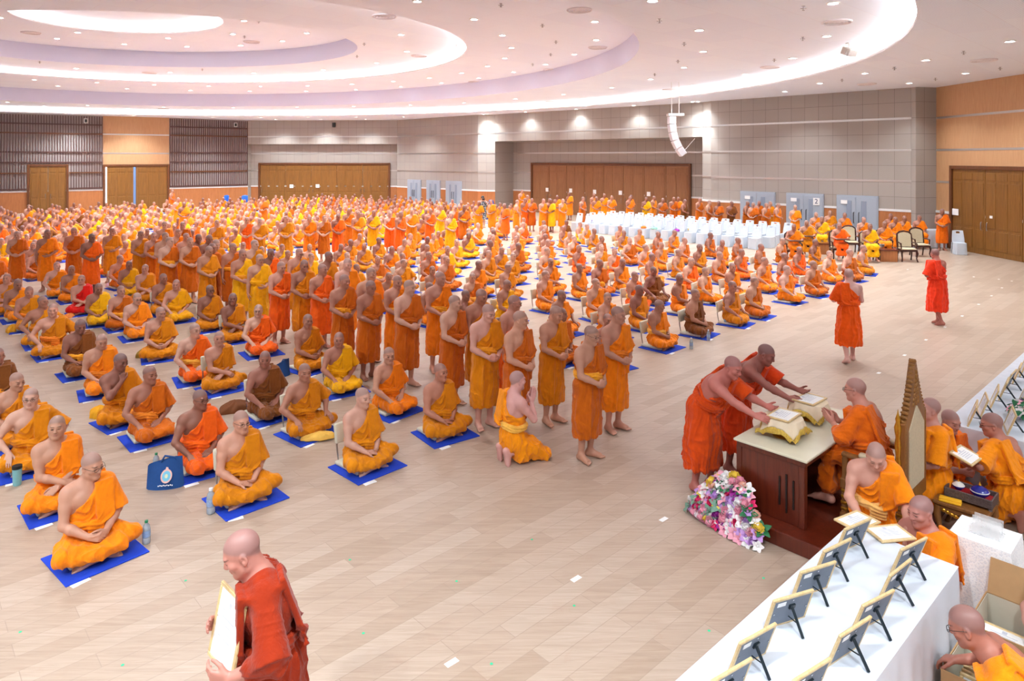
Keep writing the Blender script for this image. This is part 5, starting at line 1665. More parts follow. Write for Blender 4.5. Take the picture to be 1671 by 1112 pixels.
for i, (px, py, col, nm) in enumerate(((968, 356, (110, 40, 170), 'purple'), (1052, 370, (226, 120, 30), 'orange'), (1112, 372, (150, 40, 160), 'violet'), (1073, 370, (150, 200, 180), 'pale green'), (1130, 356, (240, 200, 120), 'pale yellow'))):
    rr = 0 if py > 360 else 1
    us = 26.3 + rr * .82; k_ = (px - CX) / FOC
    # seat nearest that direction
    best = min(range(NCH), key=lambda j: abs((uv(us, 23.35 - j * .60 - (rr % 2) * .18).x / uv(us, 23.35 - j * .60 - (rr % 2) * .18).y) - k_))
    p = uv(us, 23.35 - best * .60 - (rr % 2) * .18); p.z = .463
    cloth_bundle('cloth_bundle', p, i, .30, .26, .12, simple('bundle_' + nm.replace(' ', '_'), col, .8, bump=.2), '%s cloth bundle left on a white chair' % nm, 'cloth', None, i)

# ---- carved chairs with cream backs, small side tables on the right
def carved_chair():
    k = empty('carved_chair')
    b = B(); b.box((0, 0, .40), (.54, .50, .07), bev=.015); b.obj('seat_frame', M_chairwood, k)
    b = B(); b.box((0, -.01, .45), (.49, .45, .06), bev=.028, seg=3); b.obj('seat_cushion', M_brocade, k, smooth=True)
    for x in (-.235, .235):
        b = B(); b.tube([(x, -.22, .40), (x * 1.1, -.25, .30), (x, -.22, .12), (x * 1.12, -.27, .0)], [.035, .034, .022, .026], 10); b.obj('leg', M_chairwood, k, smooth=True)
        b = B(); b.tube([(x, .23, .40), (x, .27, .18), (x, .32, .0)], [.03, .024, .024], 10); b.obj('leg', M_chairwood, k, smooth=True)
        b = B(); b.tube([(x, .24, .66), (x * 1.1, .02, .66), (x * 1.12, -.16, .65), (x * 1.08, -.17, .52), (x * 1.02, -.15, .42)], [.022, .022, .026, .02, .02], 8); b.obj('armrest', M_chairwood, k, smooth=True)
    b = B()
    pr = [(-.245, .42), (-.25, .80), (-.235, .96), (-.15, 1.03), (0, 1.06), (.15, 1.03), (.235, .96), (.25, .80), (.245, .42)]
    b.tube([Vector((x, .245 + (z - .42) * .16, z)) for x, z in pr], .028, 8); b.box((0, .25, .47), (.46, .04, .05)); bk_ = b.obj('back_frame', M_chairwood, k, smooth=True)
    b = B(); b.prism([(-.215, .50), (.215, .50), (.215, .94), (.13, 1.0), (0, 1.02), (-.13, 1.0), (-.215, .94)], 0, .05, lambda x, y, d: Vector((x, .235 + (y - .42) * .16 + d - .02, y))); b.obj('back_pad', M_brocade, bk_)
    return k
cc0 = carved_chair(); firstc = True
for px, py, rz, l in ((1393, 415, -.25, 'empty carved chair with cream back between the two monks holding trays and robes'), (1487, 428, -.2, 'empty carved chair nearest the open floor, beside the brown side table'), (1508, 420, -.1, 'empty carved chair in front of the white-skirted table at the back wall')):
    o = cc0 if firstc else dup(cc0); firstc = False
    p = gp(px, py, 0); o.location = (p.x, p.y + .25, 0); o.rotation_euler = (0, 0, rz); tag(o, l, 'chair', 'carved wooden chairs with cream padding')
def small_table(px, py, l):
    p = gp(px, py, 0); k = empty('side_table', p, -.15); tag(k, l, 'table', 'brown side tables by the carved chairs')
    b = B(); b.box((0, .25, .42), (.62, .48, .04), bev=.006); b.obj('table_top', M_desk, k)
    b = B(); b.box((0, .25, .20), (.56, .42, .40), bev=.006); b.obj('cabinet', M_wains, k)
    return k
small_table(1452, 428, 'brown side table with a bowl and cloth beside the empty carved chair')
small_table(1347, 416, 'brown side table among the seated monks holding trays')
b = B(); b.lathe([(.05, .0), (.09, .05), (.10, .12), (.085, .13)], 16); p = gp(1445, 425, 0); o = b.obj('alms_bowl', simple('silver_bowl', (196, 200, 206), .3, .8), smooth=True); o.location = (p.x, p.y + .25, .441); tag(o, 'silver bowl on the brown side table at the right', 'bowl')
wt = gp(1513, 408, 0)
draped_table('skirted_table', Vector((wt.x, wt.y + .58, 0)), Vector((1, -.05, 0)).normalized(), Vector((.05, 1, 0)).normalized(), 1.10, .6, .74, 'white-skirted table by the right wall behind the standing monk', wav=.01)
o = dup(wc); p = gp(1573, 416, 0); o.location = (p.x - .1, p.y + .1, 0); o.rotation_euler = (0, 0, -.35); tag(o, 'lone white covered chair by the wooden door of the right wall', 'chair', None)
if 'group' in o: del o['group']

M_bluechair = simple('blue_plastic', (30, 96, 190), .4, noise=.02)
for px, py, rz, l in ((366, 339, -.3, 'left blue chair by the dark screen at the far wall'), (398, 339, .1, 'right blue chair by the dark screen at the far wall'), (806, 349, .9, 'blue chair in front of the grey column near the person with the camera'), (938, 349, .6, 'blue chair left of the rows of white chairs')):
    p = gp(px, py, 0); k = empty('plastic_chair', p, rz); tag(k, l, 'chair', 'blue plastic chairs')
    b = B(); b.box((0, 0, .43), (.46, .44, .04), bev=.015); b.obj('seat', M_bluechair, k)
    b = B(); b.grid(lambda u_, v_: Vector(((u_ - .5) * .46, .22 + .10 * v_ - .06 * (2 * u_ - 1) ** 2, .45 + .48 * v_ * (1 - .12 * (2 * u_ - 1) ** 2))), 10, 8); o = b.obj('backrest', M_bluechair, k, smooth=True); o.modifiers.new('t', 'SOLIDIFY').thickness = .025
    for x in (-.2, .2):
        for y in (-.19, .2):
            b = B(); b.tube([(x, y, .43), (x * 1.1, y * 1.15, 0)], [.022, .018], 8); b.obj('leg', M_bluechair, k)
# ------------------------------------------------------------------ people
M_skin = skin_mat('skin'); M_robe = robe_mat('robe_cloth')
M_skin_c = skin_mat('crowd_skin', False); M_robe_c = robe_mat('crowd_robe', False)
def shade(c, r=None, a=.06):
    r = r or random
    l = lin(c); k = 1 + r.uniform(-a, a)
    return (min(1, l[0] * k), min(1, l[1] * k * (1 + r.uniform(-.05, .05))), min(1, l[2] * k), 1)

def put(F, loc, th, skin, robe, label, group=None, sash=None, scale=1.0, name='person'):
    b = bpy.data.objects.new(name, F['body']); C.objects.link(b)
    if not F['body'].materials: F['body'].materials.append(M_skin)
    if not F['robe'].materials: F['robe'].materials.append(M_robe); F['sash'].materials.append(M_robe)
    b.location = loc; b.rotation_euler = (0, 0, th); b.scale = (scale,) * 3
    b.color = skin
    tag(b, label, 'person', group)
    r = bpy.data.objects.new('robe', F['robe']); C.objects.link(r); r.parent = b; r.color = robe
    s = bpy.data.objects.new('sash', F['sash']); C.objects.link(s); s.parent = b; s.color = sash or robe
    return b

gl = B()
for s in (-1, 1):
    n = 14
    gl.tube([Vector((s * .033 + .0225 * math.cos(2 * PI * i / n), -.104, .002 + .0165 * math.sin(2 * PI * i / n))) for i in range(n + 1)], .0018, 5)
    gl.tube([(s * .055, -.102, .006), (s * .078, -.06, .008), (s * .082, .012, .004), (s * .080, .025, -.012)], .0018, 5)
gl.tube([(-.011, -.104, .006), (0, -.107, .008), (.011, -.104, .006)], .0018, 5)
GLASS = gl.mesh('eyeglasses', True); GLASS.materials.append(M_black)
def glasses(b, F):
    g = bpy.data.objects.new('eyeglasses', GLASS); C.objects.link(g); g.parent = b; g.matrix_local = F['HM']

def kneel(arms, head=(0, 5, 0), lean=.0, pz=.32, fat=1.0, toes=True, **kw):
    J = dict(pel=(0, .02, pz), neck=(0, -.01 - lean, pz + math.sqrt(max(.01, .50 ** 2 - (lean + .03) ** 2))), head=head, style='kneel', fat=fat,
             legs=[((-.09, .02, pz - .03), (-.14, -.36, .065), (-.085, .10, .16 if toes else .05), (0, -.15, -1) if toes else (0, 1, -.1), (0, -1, -.1) if toes else (0, 0, -1), .5),
                   ((.09, .02, pz - .03), (.14, -.34, .065), (.085, .11, .16 if toes else .05), (0, -.15, -1) if toes else (0, 1, -.1), (0, -1, -.1) if toes else (0, 0, -1), .5)],
             lap=[((0, -.16, .16), (.20, .22, .10)), ((0, .0, .22), (.19, .16, .12))], drape=[((-.14, -.38, .06), (.14, -.36, .06), .062, .062), ((-.13, -.05, .10), (.13, -.05, .10), .09, .09)])
    J.update(arms); J.update(kw)
    return J
def A(r, l): return dict(aR=r, aL=l)

HERO = {}
def hero(key, J, pos, th, skin, robe, label, h=.0062, sash=None, z=0.0, glass=False, scale=1.0):
    F = figure(key, J, h, h * 1.15)
    HERO[key] = F
    b = put(F, (pos[0], pos[1], z), th, rgba(skin), rgba(robe), label, None, rgba(sash) if sash else None, scale)
    if glass: glasses(b, F)
    return b, F
R_ = math.radians
# monk walking past in the foreground with a framed certificate
J = dict(pel=(0, .02, .95), neck=(0, -.07, 1.44), head=(-8, 26, 0), style='walk', sleeve=1.75, covered=True, folds=1.25, hem=.26, hemr=(.23, .24), flap=False,
         legs=[((-.09, .0, .88), (-.10, -.16, .50), (-.09, -.22, .085), (-.1, -1, 0)), ((.09, .03, .88), (.09, .02, .47), (.09, .26, .12), (.05, -1, -.45), (0, -.4, 1))],
         aR=((-.145, -.235, 1.13), (-.8, .5, -.4), (.30, -.75, .55), (.95, .1, .1), (0, .4, 1), .55), aL=((.235, -.235, 1.09), (.8, .5, -.4), (-.35, -.85, .1), (-.9, .15, .1), (-.1, .2, 1), .85))
hb, F = hero('carrier', J, (-1.335, 3.80), R_(-64), (206, 140, 124), (160, 44, 4), 'dark orange robed monk walking in the foreground, clasping a framed certificate to his chest', .0055)
c = certificate('certificate_frame', .30, .38, 'framed certificate held upright against the walking monk\'s chest in the foreground')
c.matrix_world = Matrix.Translation((-1.335, 3.80, 0)) @ Matrix.Rotation(R_(-64), 4, 'Z') @ Matrix.Translation((.05, -.270, 1.03)) @ Matrix.Rotation(R_(20), 4, 'Z') @ Matrix.Rotation(R_(-12), 4, 'X')
# the two monks laying down certificates
def offering(hd, fat, ax=0.0):
    return dict(pel=(0, .06, .92), neck=(0, -.22, 1.32), head=hd, style='stand', fat=fat, flap=False, folds=1.5, hem=.26, hemr=(.24, .20), hemc=(0, .05),
                legs=[((-.09, .06, .87), (-.10, .02, .48), (-.12, .07, .085), (-.25, -1, 0)), ((.09, .06, .87), (.09, .0, .48), (.11, .0, .085), (.25, -1, 0))],
                aR=((-.15 + ax, -.66, 1.055), (-.6, .2, -.8), (.25, -.95, -.12), (.7, .1, -.6), (.6, -.2, .6), .35), aL=((.13 + ax, -.64, 1.085), (.6, .2, -.8), (-.3, -.95, 0), (-.5, .1, .85), (-.3, -.2, .9), .3))
hero('offering', offering((-3, 22, 0), 1.12), (2.19, 7.71), R_(44), (196, 116, 104), (222, 76, 8), 'stout monk in dark orange robe reaching over the desk to the nearer offering tray', .0058)
hero('offering_b', offering((8, 24, 0), .96, .02), (2.72, 8.19), R_(46), (150, 88, 76), (226, 66, 10), 'darker-skinned monk in dark orange robe reaching to the farther offering tray')
# the elder on the throne
def chair_legs(dz=0.0):
    return [((-.09, .0, .09), (-.13, -.42, .07), (-.12, -.40, -.36 + dz), (-.1, -1, 0), (0, 0, 1), .9), ((.09, .0, .09), (.13, -.42, .07), (.12, -.42, -.36 + dz), (.1, -1, 0), (0, 0, 1), .9)]
J = dict(pel=(0, .0, .10), neck=(0, -.13, .585), head=(4, 8, 0), style='chair', legs=chair_legs(), folds=1.2, floorz=-.36, sleeve=1.35, fat=1.05,
         lap=[((0, -.20, .10), (.22, .24, .09))], drape=[((-.12, -.42, .05), (.12, -.42, .05), .085, .085), ((-.12, -.40, -.25), (.12, -.42, -.25), .10, .10)],
         aR=((-.055, -.39, .36), (-.8, .4, -.5), (.20, -.75, .45), (.95, .25, .1), (0, .2, 1), .12), aL=((.055, -.39, .36), (.8, .4, -.5), (-.20, -.75, .45), (-.95, .25, .1), (0, .2, 1), .12))
eb, F = hero('elder', J, tuple(DA + U * .80 - V * 1.11)[:2], R_(223), (212, 150, 132), (232, 108, 4), 'elderly monk with glasses on the golden throne, palms together over the desk', .0058, z=PH + .485, glass=True)
# kneeling with palms together in front of the standing line
J = kneel(A(((-.035, -.235, .70), (-.7, -.1, -.9), (.08, -.35, .95), (1, .05, 0), (0, .9, .3), .06), ((.035, -.235, .70), (.7, -.1, -.9), (-.08, -.35, .95), (-1, .05, 0), (0, .9, .3), .06)), (-3, 4, 0), sash=.30, knot=False)
hero('praying', J, (0.02, 8.45), R_(118), (226, 172, 164), (255, 156, 6), 'monk in yellow robe kneeling on the bare floor with palms together', .006, sash=(255, 196, 84))
# helpers around the throne and tables
J = kneel(A(((-.17, -.46, .60), (-.45, .35, -.5), (.15, -.7, -.65), (.2, .6, -.8), (.7, -.3, .2), .4), ((.19, -.48, .58), (.5, .3, -.4), (-.1, -.7, -.7), (-.2, .6, -.8), (-.7, -.3, .2), .4)), (-8, 34, 0), lean=.13, pz=.49)
hero('helper', J, (3.22, 6.10), R_(-18), (216, 160, 140), (255, 142, 2), 'kneeling helper monk beside the throne, looking down and sorting frames on the white table', .006, sash=(246, 190, 110), z=PH, scale=.94)
J = kneel(A(((-.14, -.34, .40), (-.9, .2, -.2), (.1, -.9, -.3), (.2, .3, -.9), (.8, -.3, .2), .4), ((.14, -.34, .40), (.9, .2, -.2), (-.1, -.9, -.3), (-.2, .3, -.9), (-.8, -.3, .2), .4)), (2, 12, 0), pz=.25, toes=False)
q = uv(6.20, 1.74); hero('helper_b', J, (q.x, q.y), R_(-76), (190, 128, 116), (255, 140, 4), 'helper monk sitting low at the far right corner of the front white table', .006)
J = kneel(A(((-.07, -.25, .44), (-.8, .35, -.5), (.85, -.45, -.2), (.4, .75, -.5), (.2, -.1, .9), .75), ((.075, -.245, .43), (.8, .35, -.5), (-.85, -.45, -.2), (-.4, .75, .2), (-.2, -.1, .9), .75)), (0, -8, 0))
hero('helper_c', J, (4.36, 7.08), R_(-96), (206, 150, 136), (255, 148, 0), 'helper monk kneeling upright behind the throne, looking up at the ceremony', .007, z=PH)
q = Vector((4.73, 7.46, 0)); hero('helper_d', kneel(A(J['aR'], J['aL']), (-10, 15, 0), pz=.24, toes=False), (q.x, q.y), R_(24), (190, 136, 120), (250, 120, 4), 'helper monk half hidden behind the one kneeling by the throne', .008)
J = kneel(A(((-.02, -.40, .52), (-.8, .2, -.6), (.7, -.6, 0), (.3, .1, .9), (.3, -.6, .3), .5), ((.30, -.28, .56), (.9, .3, -.3), (.1, -.95, .05), (-.2, .1, .9), (-.8, -.3, .2), .5)), (36, 12, 0), lean=.10)
hero('helper_e', J, (5.12, 7.0), R_(206), (186, 124, 106), (255, 150, 0), 'helper monk with glasses kneeling with his back to us, holding a white certificate', .0065, glass=True)
c = certificate('certificate_frame', .30, .22, 'white certificate held flat by the kneeling helper at the right table')
c.matrix_world = Matrix.Translation((4.57, 6.88, .72)) @ Matrix.Rotation(R_(38), 4, 'Z') @ Matrix.Translation((0, -.11, 0)) @ Matrix.Rotation(R_(-72), 4, 'X')
J = kneel(A(((-.30, -.46, .47), (-.6, .3, -.6), (-.35, -.8, -.35), (.2, .5, -.9), (.8, -.3, .2), .6), ((.14, -.48, .34), (.9, .2, .1), (-.1, -.7, -.65), (-.2, .5, -.9), (-.8, -.3, .2), .6)), (-16, 26, 0), lean=.32, pz=.38)
hero('helper_f', J, (3.20, 3.99), R_(244), (176, 112, 92), (255, 148, 0), 'helper monk with glasses bending over the open cardboard boxes at the bottom right', .006, glass=True)
J = kneel(A(((-.10, -.42, .30), (-.9, .1, .2), (.1, -.6, -.8), (.2, .5, -.9), (.8, -.3, .2), .6), ((.16, -.45, .32), (.9, .2, .1), (-.05, -.6, -.8), (-.2, .5, -.9), (-.8, -.3, .2), .65)), (0, 20, 0), lean=.25, pz=.34)
hero('helper_g', J, (4.10, 4.74), R_(-85), (214, 164, 150), (255, 128, 2), 'helper monk at the very right edge of the picture, reaching down by the flowers', .007)
# the two monks walking away on the open floor
J = pose_stand('high', (-24, 6, 0), style='walk', hemr=(.235, .20), hem=.30, flap=False, folds=1.2)
J['legs'] = [((-.09, .0, .88), (-.10, -.10, .49), (-.10, -.10, .085), (-.15, -1, 0)), ((.09, .02, .88), (.09, .03, .47), (.10, .22, .11), (.1, -1, -.4), (0, -.4, 1))]
hero('walker', J, tuple(gp(1385, 590))[:2], R_(172), (232, 184, 172), (255, 96, 8), 'bright orange-robed monk walking away over the open floor, nearer of the two', .007)
J = pose_stand('high', (-10, 14, 0), style='walk', hemr=(.225, .19), hem=.30, flap=False, folds=1.2, fat=1.12)
J['legs'] = [((-.09, .0, .88), (-.07, -.04, .48), (-.03, .0, .085), (-.1, -1, 0)), ((.09, .02, .88), (.06, .0, .47), (.03, .14, .10), (.1, -1, -.3), (0, -.4, 1))]
hero('walker_b', J, tuple(gp(1529, 530))[:2], R_(196), (176, 108, 92), (255, 64, 26), 'stout red-orange-robed monk walking away over the open floor, farther of the two', .008)

# ---- the seated and standing audience
FIG = {}
VAR = {
 'c': [lambda: pose_sit('lap', (6, 5, 0)), lambda: pose_sit('lap', (30, 4, 0)), lambda: pose_sit('clasp', (-14, 2, 3), fat=1.12), lambda: pose_sit('clasp', (22, 12, -3)), lambda: pose_sit('crossed', (-18, 0, 2)), lambda: pose_sit('lap', (14, 0, 0), fat=1.18)],
 'k': [lambda: pose_sit('knees', (24, 6, 0)), lambda: pose_sit('knees', (-12, 4, 2)), lambda: pose_sit('knees', (34, 0, -2), fat=1.1)],
 's': [lambda: pose_sit('thigh', (20, 4, 0), 'side'), lambda: pose_sit('thigh', (-22, 6, 2), 'side'), lambda: pose_sit('lap', (8, 18, 0), 'side', fat=1.1)],
 'n': [lambda: pose_stand('clasp', (22, 8, 0)), lambda: pose_stand('clasp', (4, 14, 0)), lambda: pose_stand('clasp', (32, 4, 2), fat=1.14), lambda: pose_stand('clasp', (14, 20, -2), fat=.95)],
 'h': [lambda: pose_stand('down', (10, 6, 0)), lambda: pose_stand('down', (30, 8, 0), fat=1.1)],
 'q': [lambda: pose_sit('chin', (22, 10, 6), nx=-.03)],
}
def fig(p, i, lod):
    h = (.0068, .0125, .024, .036)[lod]
    i = i % len(VAR[p])
    if lod >= 2: i = i % 2 if p in 'csn' else 0
    key = (p, i, lod)
    if key not in FIG: FIG[key] = figure('%s%d%d' % key, VAR[p][i](), h, h * 1.15)
    return FIG[key]

HEADS = """143 744 c o
92 683 c o
50 636 k a
24 607 c a
-6 568 c b
323 637 s e
390 674 c a
241 600 s d
195 581 k a
164 545 s o
129 523 s b
86 500 k a
68 487 k a
47 468 s a
27 457 s o
12 449 c a
587 636 c a
494 595 k a
431 574 s b
354 540 c a
318 530 s e
260 503 c a
222 478 s o
196 467 c d
160 462 s y
133 449 c r
116 434 c o
92 428 s o
727 595 c a
632 568 s o
558 541 s y
503 517 c a
424 497 s e
379 482 c a
341 468 c a
296 457 s y
265 449 c a
237 434 c a
216 425 s y
194 418 s o
822 600 P y
958.5 529 n d
1003 503 n o
900.5 496.5 n a
843.5 511.5 n d
834 483 h e
780 501 n a
743 480 n d
775 475 n a
714.7 449.6 n o
664 464 n d
646 447 n o
596 457.5 n d
602.6 441.7 n o
556 448 n d
565 426.6 n o
523.5 429.5 n e
482 426 n a
466.6 426 n e
533.5 409 n a
486 405 n a
422.5 414 h y
394 408 n y
409.7 396 n a
380 397 h d
440 403.6 n e
225.5 378 n a
247.6 378 n d
268 382 n o
281 390 n d
311.7 388.6 n d
343.4 398 h d
333 400.6 n a
351 393 n a
268.6 363.5 n o
289 373 n o
302 379 n a
353.5 359 n a
322 383 n a
331 387 n a
298 362 n d
28 375.5 n d
76.6 378 h o
121 374 n d
148.4 381.5 n e
182 370 h a
551.4 350 n e
568.7 341.7 n d
584 346.5 n a
609 344 n y
640 344 n e
652.5 347 n e
673 342 n a
693 340 n e
718 335 n y
729 346 n y
403 353 n e
423.4 356 n a
504.8 351.5 n o
528.8 351.5 n d
466.5 354.5 n a
741.5 336 n e
759.5 337 n d
781 328 n a
802.6 326.3 n a
824.7 332.3 n e
842.7 327 n a
855.8 324 n e
867.8 324 n d
885.8 325 n o
900 325 n y
917.5 325 n o
851 304 n o
860 319 n o
896.5 324 n a
909 319 n o
929.6 309 n o
950 322 n d
968 310.6 n o
973 321 n o
986 312 n o
998 319.6 n o
1027 321 n o
1028.7 314 n o
1054 322 n y
1066 317 n a
1081 329 n d
1099 322 n d
1107 317 n o
1116 326 n b
1140.6 322 n d
1156 329 n d
1173 330 n d
1193 329 n b
1218 329 n d
1238 327 n d
1229 331 n d
1249 332 n d
1256 329 n a
1268 332 n o
1297.6 340 n o
891 406.5 s o
897 423.7 c o
887 445 c o
912.4 474 k o
942.6 401 c e
951 429.5 c o
969 427 s d
970 456 c o
988.6 478.4 s o
980 399 c a
1001 406 c e
1012.4 422 s o
1033 444 c e
1039.7 467 c a
1051 400 k o
1061 414 c o
1064 436.7 k b
1070.6 490.6 c o
1106 449 c o
1104.5 407 s a
1077 396 c o
912 507 c d
989 514 c a
1115 388 c d
1139.6 400.4 c a
1124.5 421.7 s e
1148 436 s o
1131 475 c b
1171 412 c d
1177 391.5 s o
1193 431 c o
1191.4 462 k a
1206.5 406.5 c e
1227.4 452.6 c d
1244 422 k o
1239 398.6 c d
1202 388 c d
1273.5 388.5 s d
1277.8 414.5 k e
1280.6 435 s o
1302 403.7 s e
1324.5 426.7 k d
1327.8 392 s a
1157 381 s d
1351 411 k o
1384 409 k d
1405.5 401 c a
1072 379.5 c d
1098 376.5 s o
922.7 359.7 c b
918.5 370 s o
927 378.3 s o
934.7 387 c d
956 366 s o
967.6 373 s a
979.6 385.5 c d
1010 368.7 s y
1018.5 376 c a
1026 389 k d
1040 374.7 c o
675.8 413 c a
694.5 398.6 s e
729 403.6 c y
727 420 c d
704 434.5 c o
778.7 427.5 s o
796 410.7 c a
769.4 446 s d
756.4 474 c a
835 412.5 c a
826 431 c a
823 459 s y
807.5 521 s a
697 462 c o
797.8 393 k o
843.9 398 c d
504 398.6 c a
458.7 398 c y
565 413 c o
557 398 s o
591 397 c a
615 418 c d
638.5 403.6 s o
657 423 k a
633 444.6 c a
616.6 389 c a
642 375 s d
668 382 c a
658 391.4 s o
682.4 371 c a
677 413 c d
706 381 c o
719 377.6 s o
732.7 368.6 c d
585 382 s o
731 368 c a
744 393 c y
762.5 381 c y
775.7 365 s o
763 375 c o
814.5 355.6 c o
802.6 370.6 c d
803.8 376 k o
802.6 384.4 c o
841.5 368 c a
844.5 381.4 c o
841 387 c y
852.8 356 c o
853.4 363.4 c e
885.8 360.4 c a
887.6 368 c d
885.8 375.4 c o
888 382.6 c o
891.8 392 s o
203 395 s o
16 363 s d
36 368 c o
54.5 370.7 s o
89 386 c o
58 407 c d
2.4 388.6 s y
160 368 c o
115.5 361 s o
142 364.7 c a
396 397 c a
426 403 c o
9 358.7 c o"""
P = []
rr = random.Random(21)
for ln in HEADS.strip().split('\n'):
    x, y, p, c = ln.split(); x, y = float(x), float(y)
    if p == 'P': continue
    hh = 1.68 if p in 'nh' else .92
    q = gp(x, y, hh)
    if (x, y) == (195, 581): p = 'q'
    P.append(dict(x=q.x, y=q.y, p=p, c=c, px=x, py=y, src=1))
WALLS = [wall_frame(a, b)[0].inverted() for a, b in ((W_r0, W_r1), (W_p, W_g), (r0, r1), (W_c, W_a), (e0, e1), (W_e, W_s1), (W_s2, W_s4))]
def inside(q):
    for _ in range(40):
        if all((M @ Vector((q[0], q[1], 0))).y < -.42 for M in WALLS): break
        q = (q[0] * .992, q[1] * .992)
    return q
for o in P:
    u_, v_ = to_uv((o['x'], o['y']))
    if o['p'] in 'nh' and 25.9 < u_ < 29.5 and v_ < 23.6: o['x'] *= 29.5 / u_; o['y'] *= 29.5 / u_
    o['x'], o['y'] = inside((o['x'], o['y']))
def clear(x, y, d):
    return all((x - o['x']) ** 2 + (y - o['y']) ** 2 > d * d for o in P)
# the seats between and behind the ones picked out, in the same files
files = [1.42, 2.66, 3.97, 5.35] + [9.25 + 1.33 * i for i in range(11)]
cand = []
for u in files:
    for j in range(40):
        v = 7.5 + j * 1.24
        if u < 6 and v > 19: cand.append((u, v, .95))
        if u > 9 and 14 < v < 23: cand.append((u, v, .8))
for i in range(22):
    for j in range(22):
        u = 1.4 + 1.30 * i; v = 24.8 + 1.20 * j
        if v > 50.5 or (u > 6 and v < 26.0 and u < 19) or (u > 22.5 and v < 28.5): continue
        if u > 30 - max(0, v - 40) * .3: continue
        cand.append((u, v, .93))
for u, v, pr in cand:
    if rr.random() > pr: continue
    q = uv(u + rr.uniform(-.16, .16), v + rr.uniform(-.16, .16))
    if q.y < 5: continue
    px = CX + FOC * q.x / q.y
    if inside((q.x, q.y)) != (q.x, q.y): continue
    if px < -30 or px > 1690 or not clear(q.x, q.y, .86): continue
    py = HORIZ + FOC * (CAMH - .92) / q.y
    P.append(dict(x=q.x, y=q.y, p=rr.choice('cccsksc'), c=rr.choice('oooaaayyddoeeab'), px=px, py=py, src=0))
# a few standing between the far seated rows
for px, py, c in ((300, 330, 'o'), (290, 323, 'a'), (280, 310, 'e'), (430, 322, 'd')):
    q = gp(px, py, 1.68); P.append(dict(x=q.x, y=q.y, p='n', c=c, px=px, py=py, src=1))
P.sort(key=lambda o: o['y'])
NEARN = 268
solo, rest = P[:NEARN], P[NEARN:]

# which file and seat each one has
def need(a, b):
    sa, sb = a['p'] in 'nh', b['p'] in 'nh'
    return .50 if sa and sb else (.78 if not (sa or sb) else .66)
for _ in range(14):
    for i, a in enumerate(P[:NEARN]):
        for b2 in P[i + 1:i + 60]:
            if b2['y'] - a['y'] > .9: break
            dx, dy = b2['x'] - a['x'], b2['y'] - a['y']; d = math.hypot(dx, dy); m = need(a, b2)
            if 1e-6 < d < m:
                k = (m - d) / d * .5; a['x'] -= dx * k; a['y'] -= dy * k; b2['x'] += dx * k; b2['y'] += dy * k
    P[:NEARN] = sorted(P[:NEARN], key=lambda o: o['y'])
solo = P[:NEARN]
def name_rank():
    seats = {}
    for o in solo:
        o['u'], o['v'] = to_uv((o['x'], o['y']))
        if o['p'] not in 'nh':
            k = min(range(len(files)), key=lambda i: abs(files[i] - o['u']))
            seats.setdefault(k, []).append(o)
    for n_, k in enumerate(sorted(seats)):
        for i, o in enumerate(sorted(seats[k], key=lambda o: o['v'])): o['file'], o['seat'] = n_ + 1, i + 1
    line = {'near': [], 'far': [], 'cross': [], 'back': []}
    for o in solo:
        if o['p'] in 'nh':
            w = 'back' if o['u'] > 25.5 else ('cross' if o['v'] > 22 else ('near' if o['u'] < 6.56 else 'far'))
            line[w].append(o); o['line'] = w
    for w, L_ in line.items():
        for i, o in enumerate(sorted(L_, key=lambda o: o['v'] if w in ('near', 'far') else o['px'])): o['seat'] = i + 1
name_rank()
POSEW = {'c': 'cross-legged', 'k': 'hands on knees', 's': 'legs folded sideways', 'q': 'chin on hand'}
def person_label(o):
    c = ROBE_WORD[o['c']]
    if o['p'] in 'nh':
        w = o['line']
        if w == 'near': return '%s robed standing monk, %s from the front of the near procession line' % (c, ordw(o['seat']))
        if w == 'far': return '%s robed standing monk, %s from the front of the far procession line' % (c, ordw(o['seat']))
        if w == 'cross': return 'standing monk, %s robe, %s from the left of the crosswise standing line' % (c, ordw(o['seat']))
        return 'standing monk, %s robe, %s from the left behind the white chairs' % (c, ordw(o['seat']))
    return '%s robed seated monk, %s, %s file from camera, %s from front' % (c, POSEW[o['p']], ordw(o['file']), ordw(o['seat']))

# mats, floor chairs, number cards
mb = B(); mb.box((0, 0, .006), (.70, .66, .012), bev=.004); mat_m = mb.mesh('floor_mat'); mat_m.materials.append(M_mat_blue)
pb = B(); pb.box((0, 0, .025), (.44, .46, .048), bev=.018, seg=3); pad_m = pb.mesh('seat_pad', True); pad_m.materials.append(M_pad)
pb = B(); pb.box((0, .255, .36), (.40, .05, .24), Euler((-.16, 0, 0)), bev=.022, seg=3); bk_m = pb.mesh('backrest', True); bk_m.materials.append(M_pad)
pb = B()
pb.tube([(-.17, .265, .34), (-.17, .245, .16), (-.17, .215, .014), (.17, .215, .014), (.17, .245, .16), (.17, .265, .34)], .011, 8)
fr_m = pb.mesh('chair_frame', True); fr_m.materials.append(M_steel)
pb = B(); pb.box((0, 0, .0015), (.15, .065, .003)); cd_m = pb.mesh('number_card'); cd_m.materials.append(M_paper)
GLS = {(143, 744), (390, 674), (323, 637), (424, 497), (222, 478), (50, 636), (958.5, 529), (133, 449), (657, 423), (485, 405), (422.5, 414), (1071, 491), (486, 405), (341, 468)}
GLS |= {(1106, 449), (834, 483), (951, 429.5)}
NOCH = {(143, 744), (92, 683), (50, 636), (24, 607), (241, 600), (195, 581), (164, 545)}
TONE = {(664, 464): 4, (822, 600): 4, (646, 447): 0, (1351, 411): 4, (92, 683): 0, (50, 636): 4, (143, 744): 0, (834, 483): 0, (743, 480): 4, (318, 530): 4, (390, 674): 0, (1064, 436.7): 3, (129, 523): 3, (431, 574): 2}
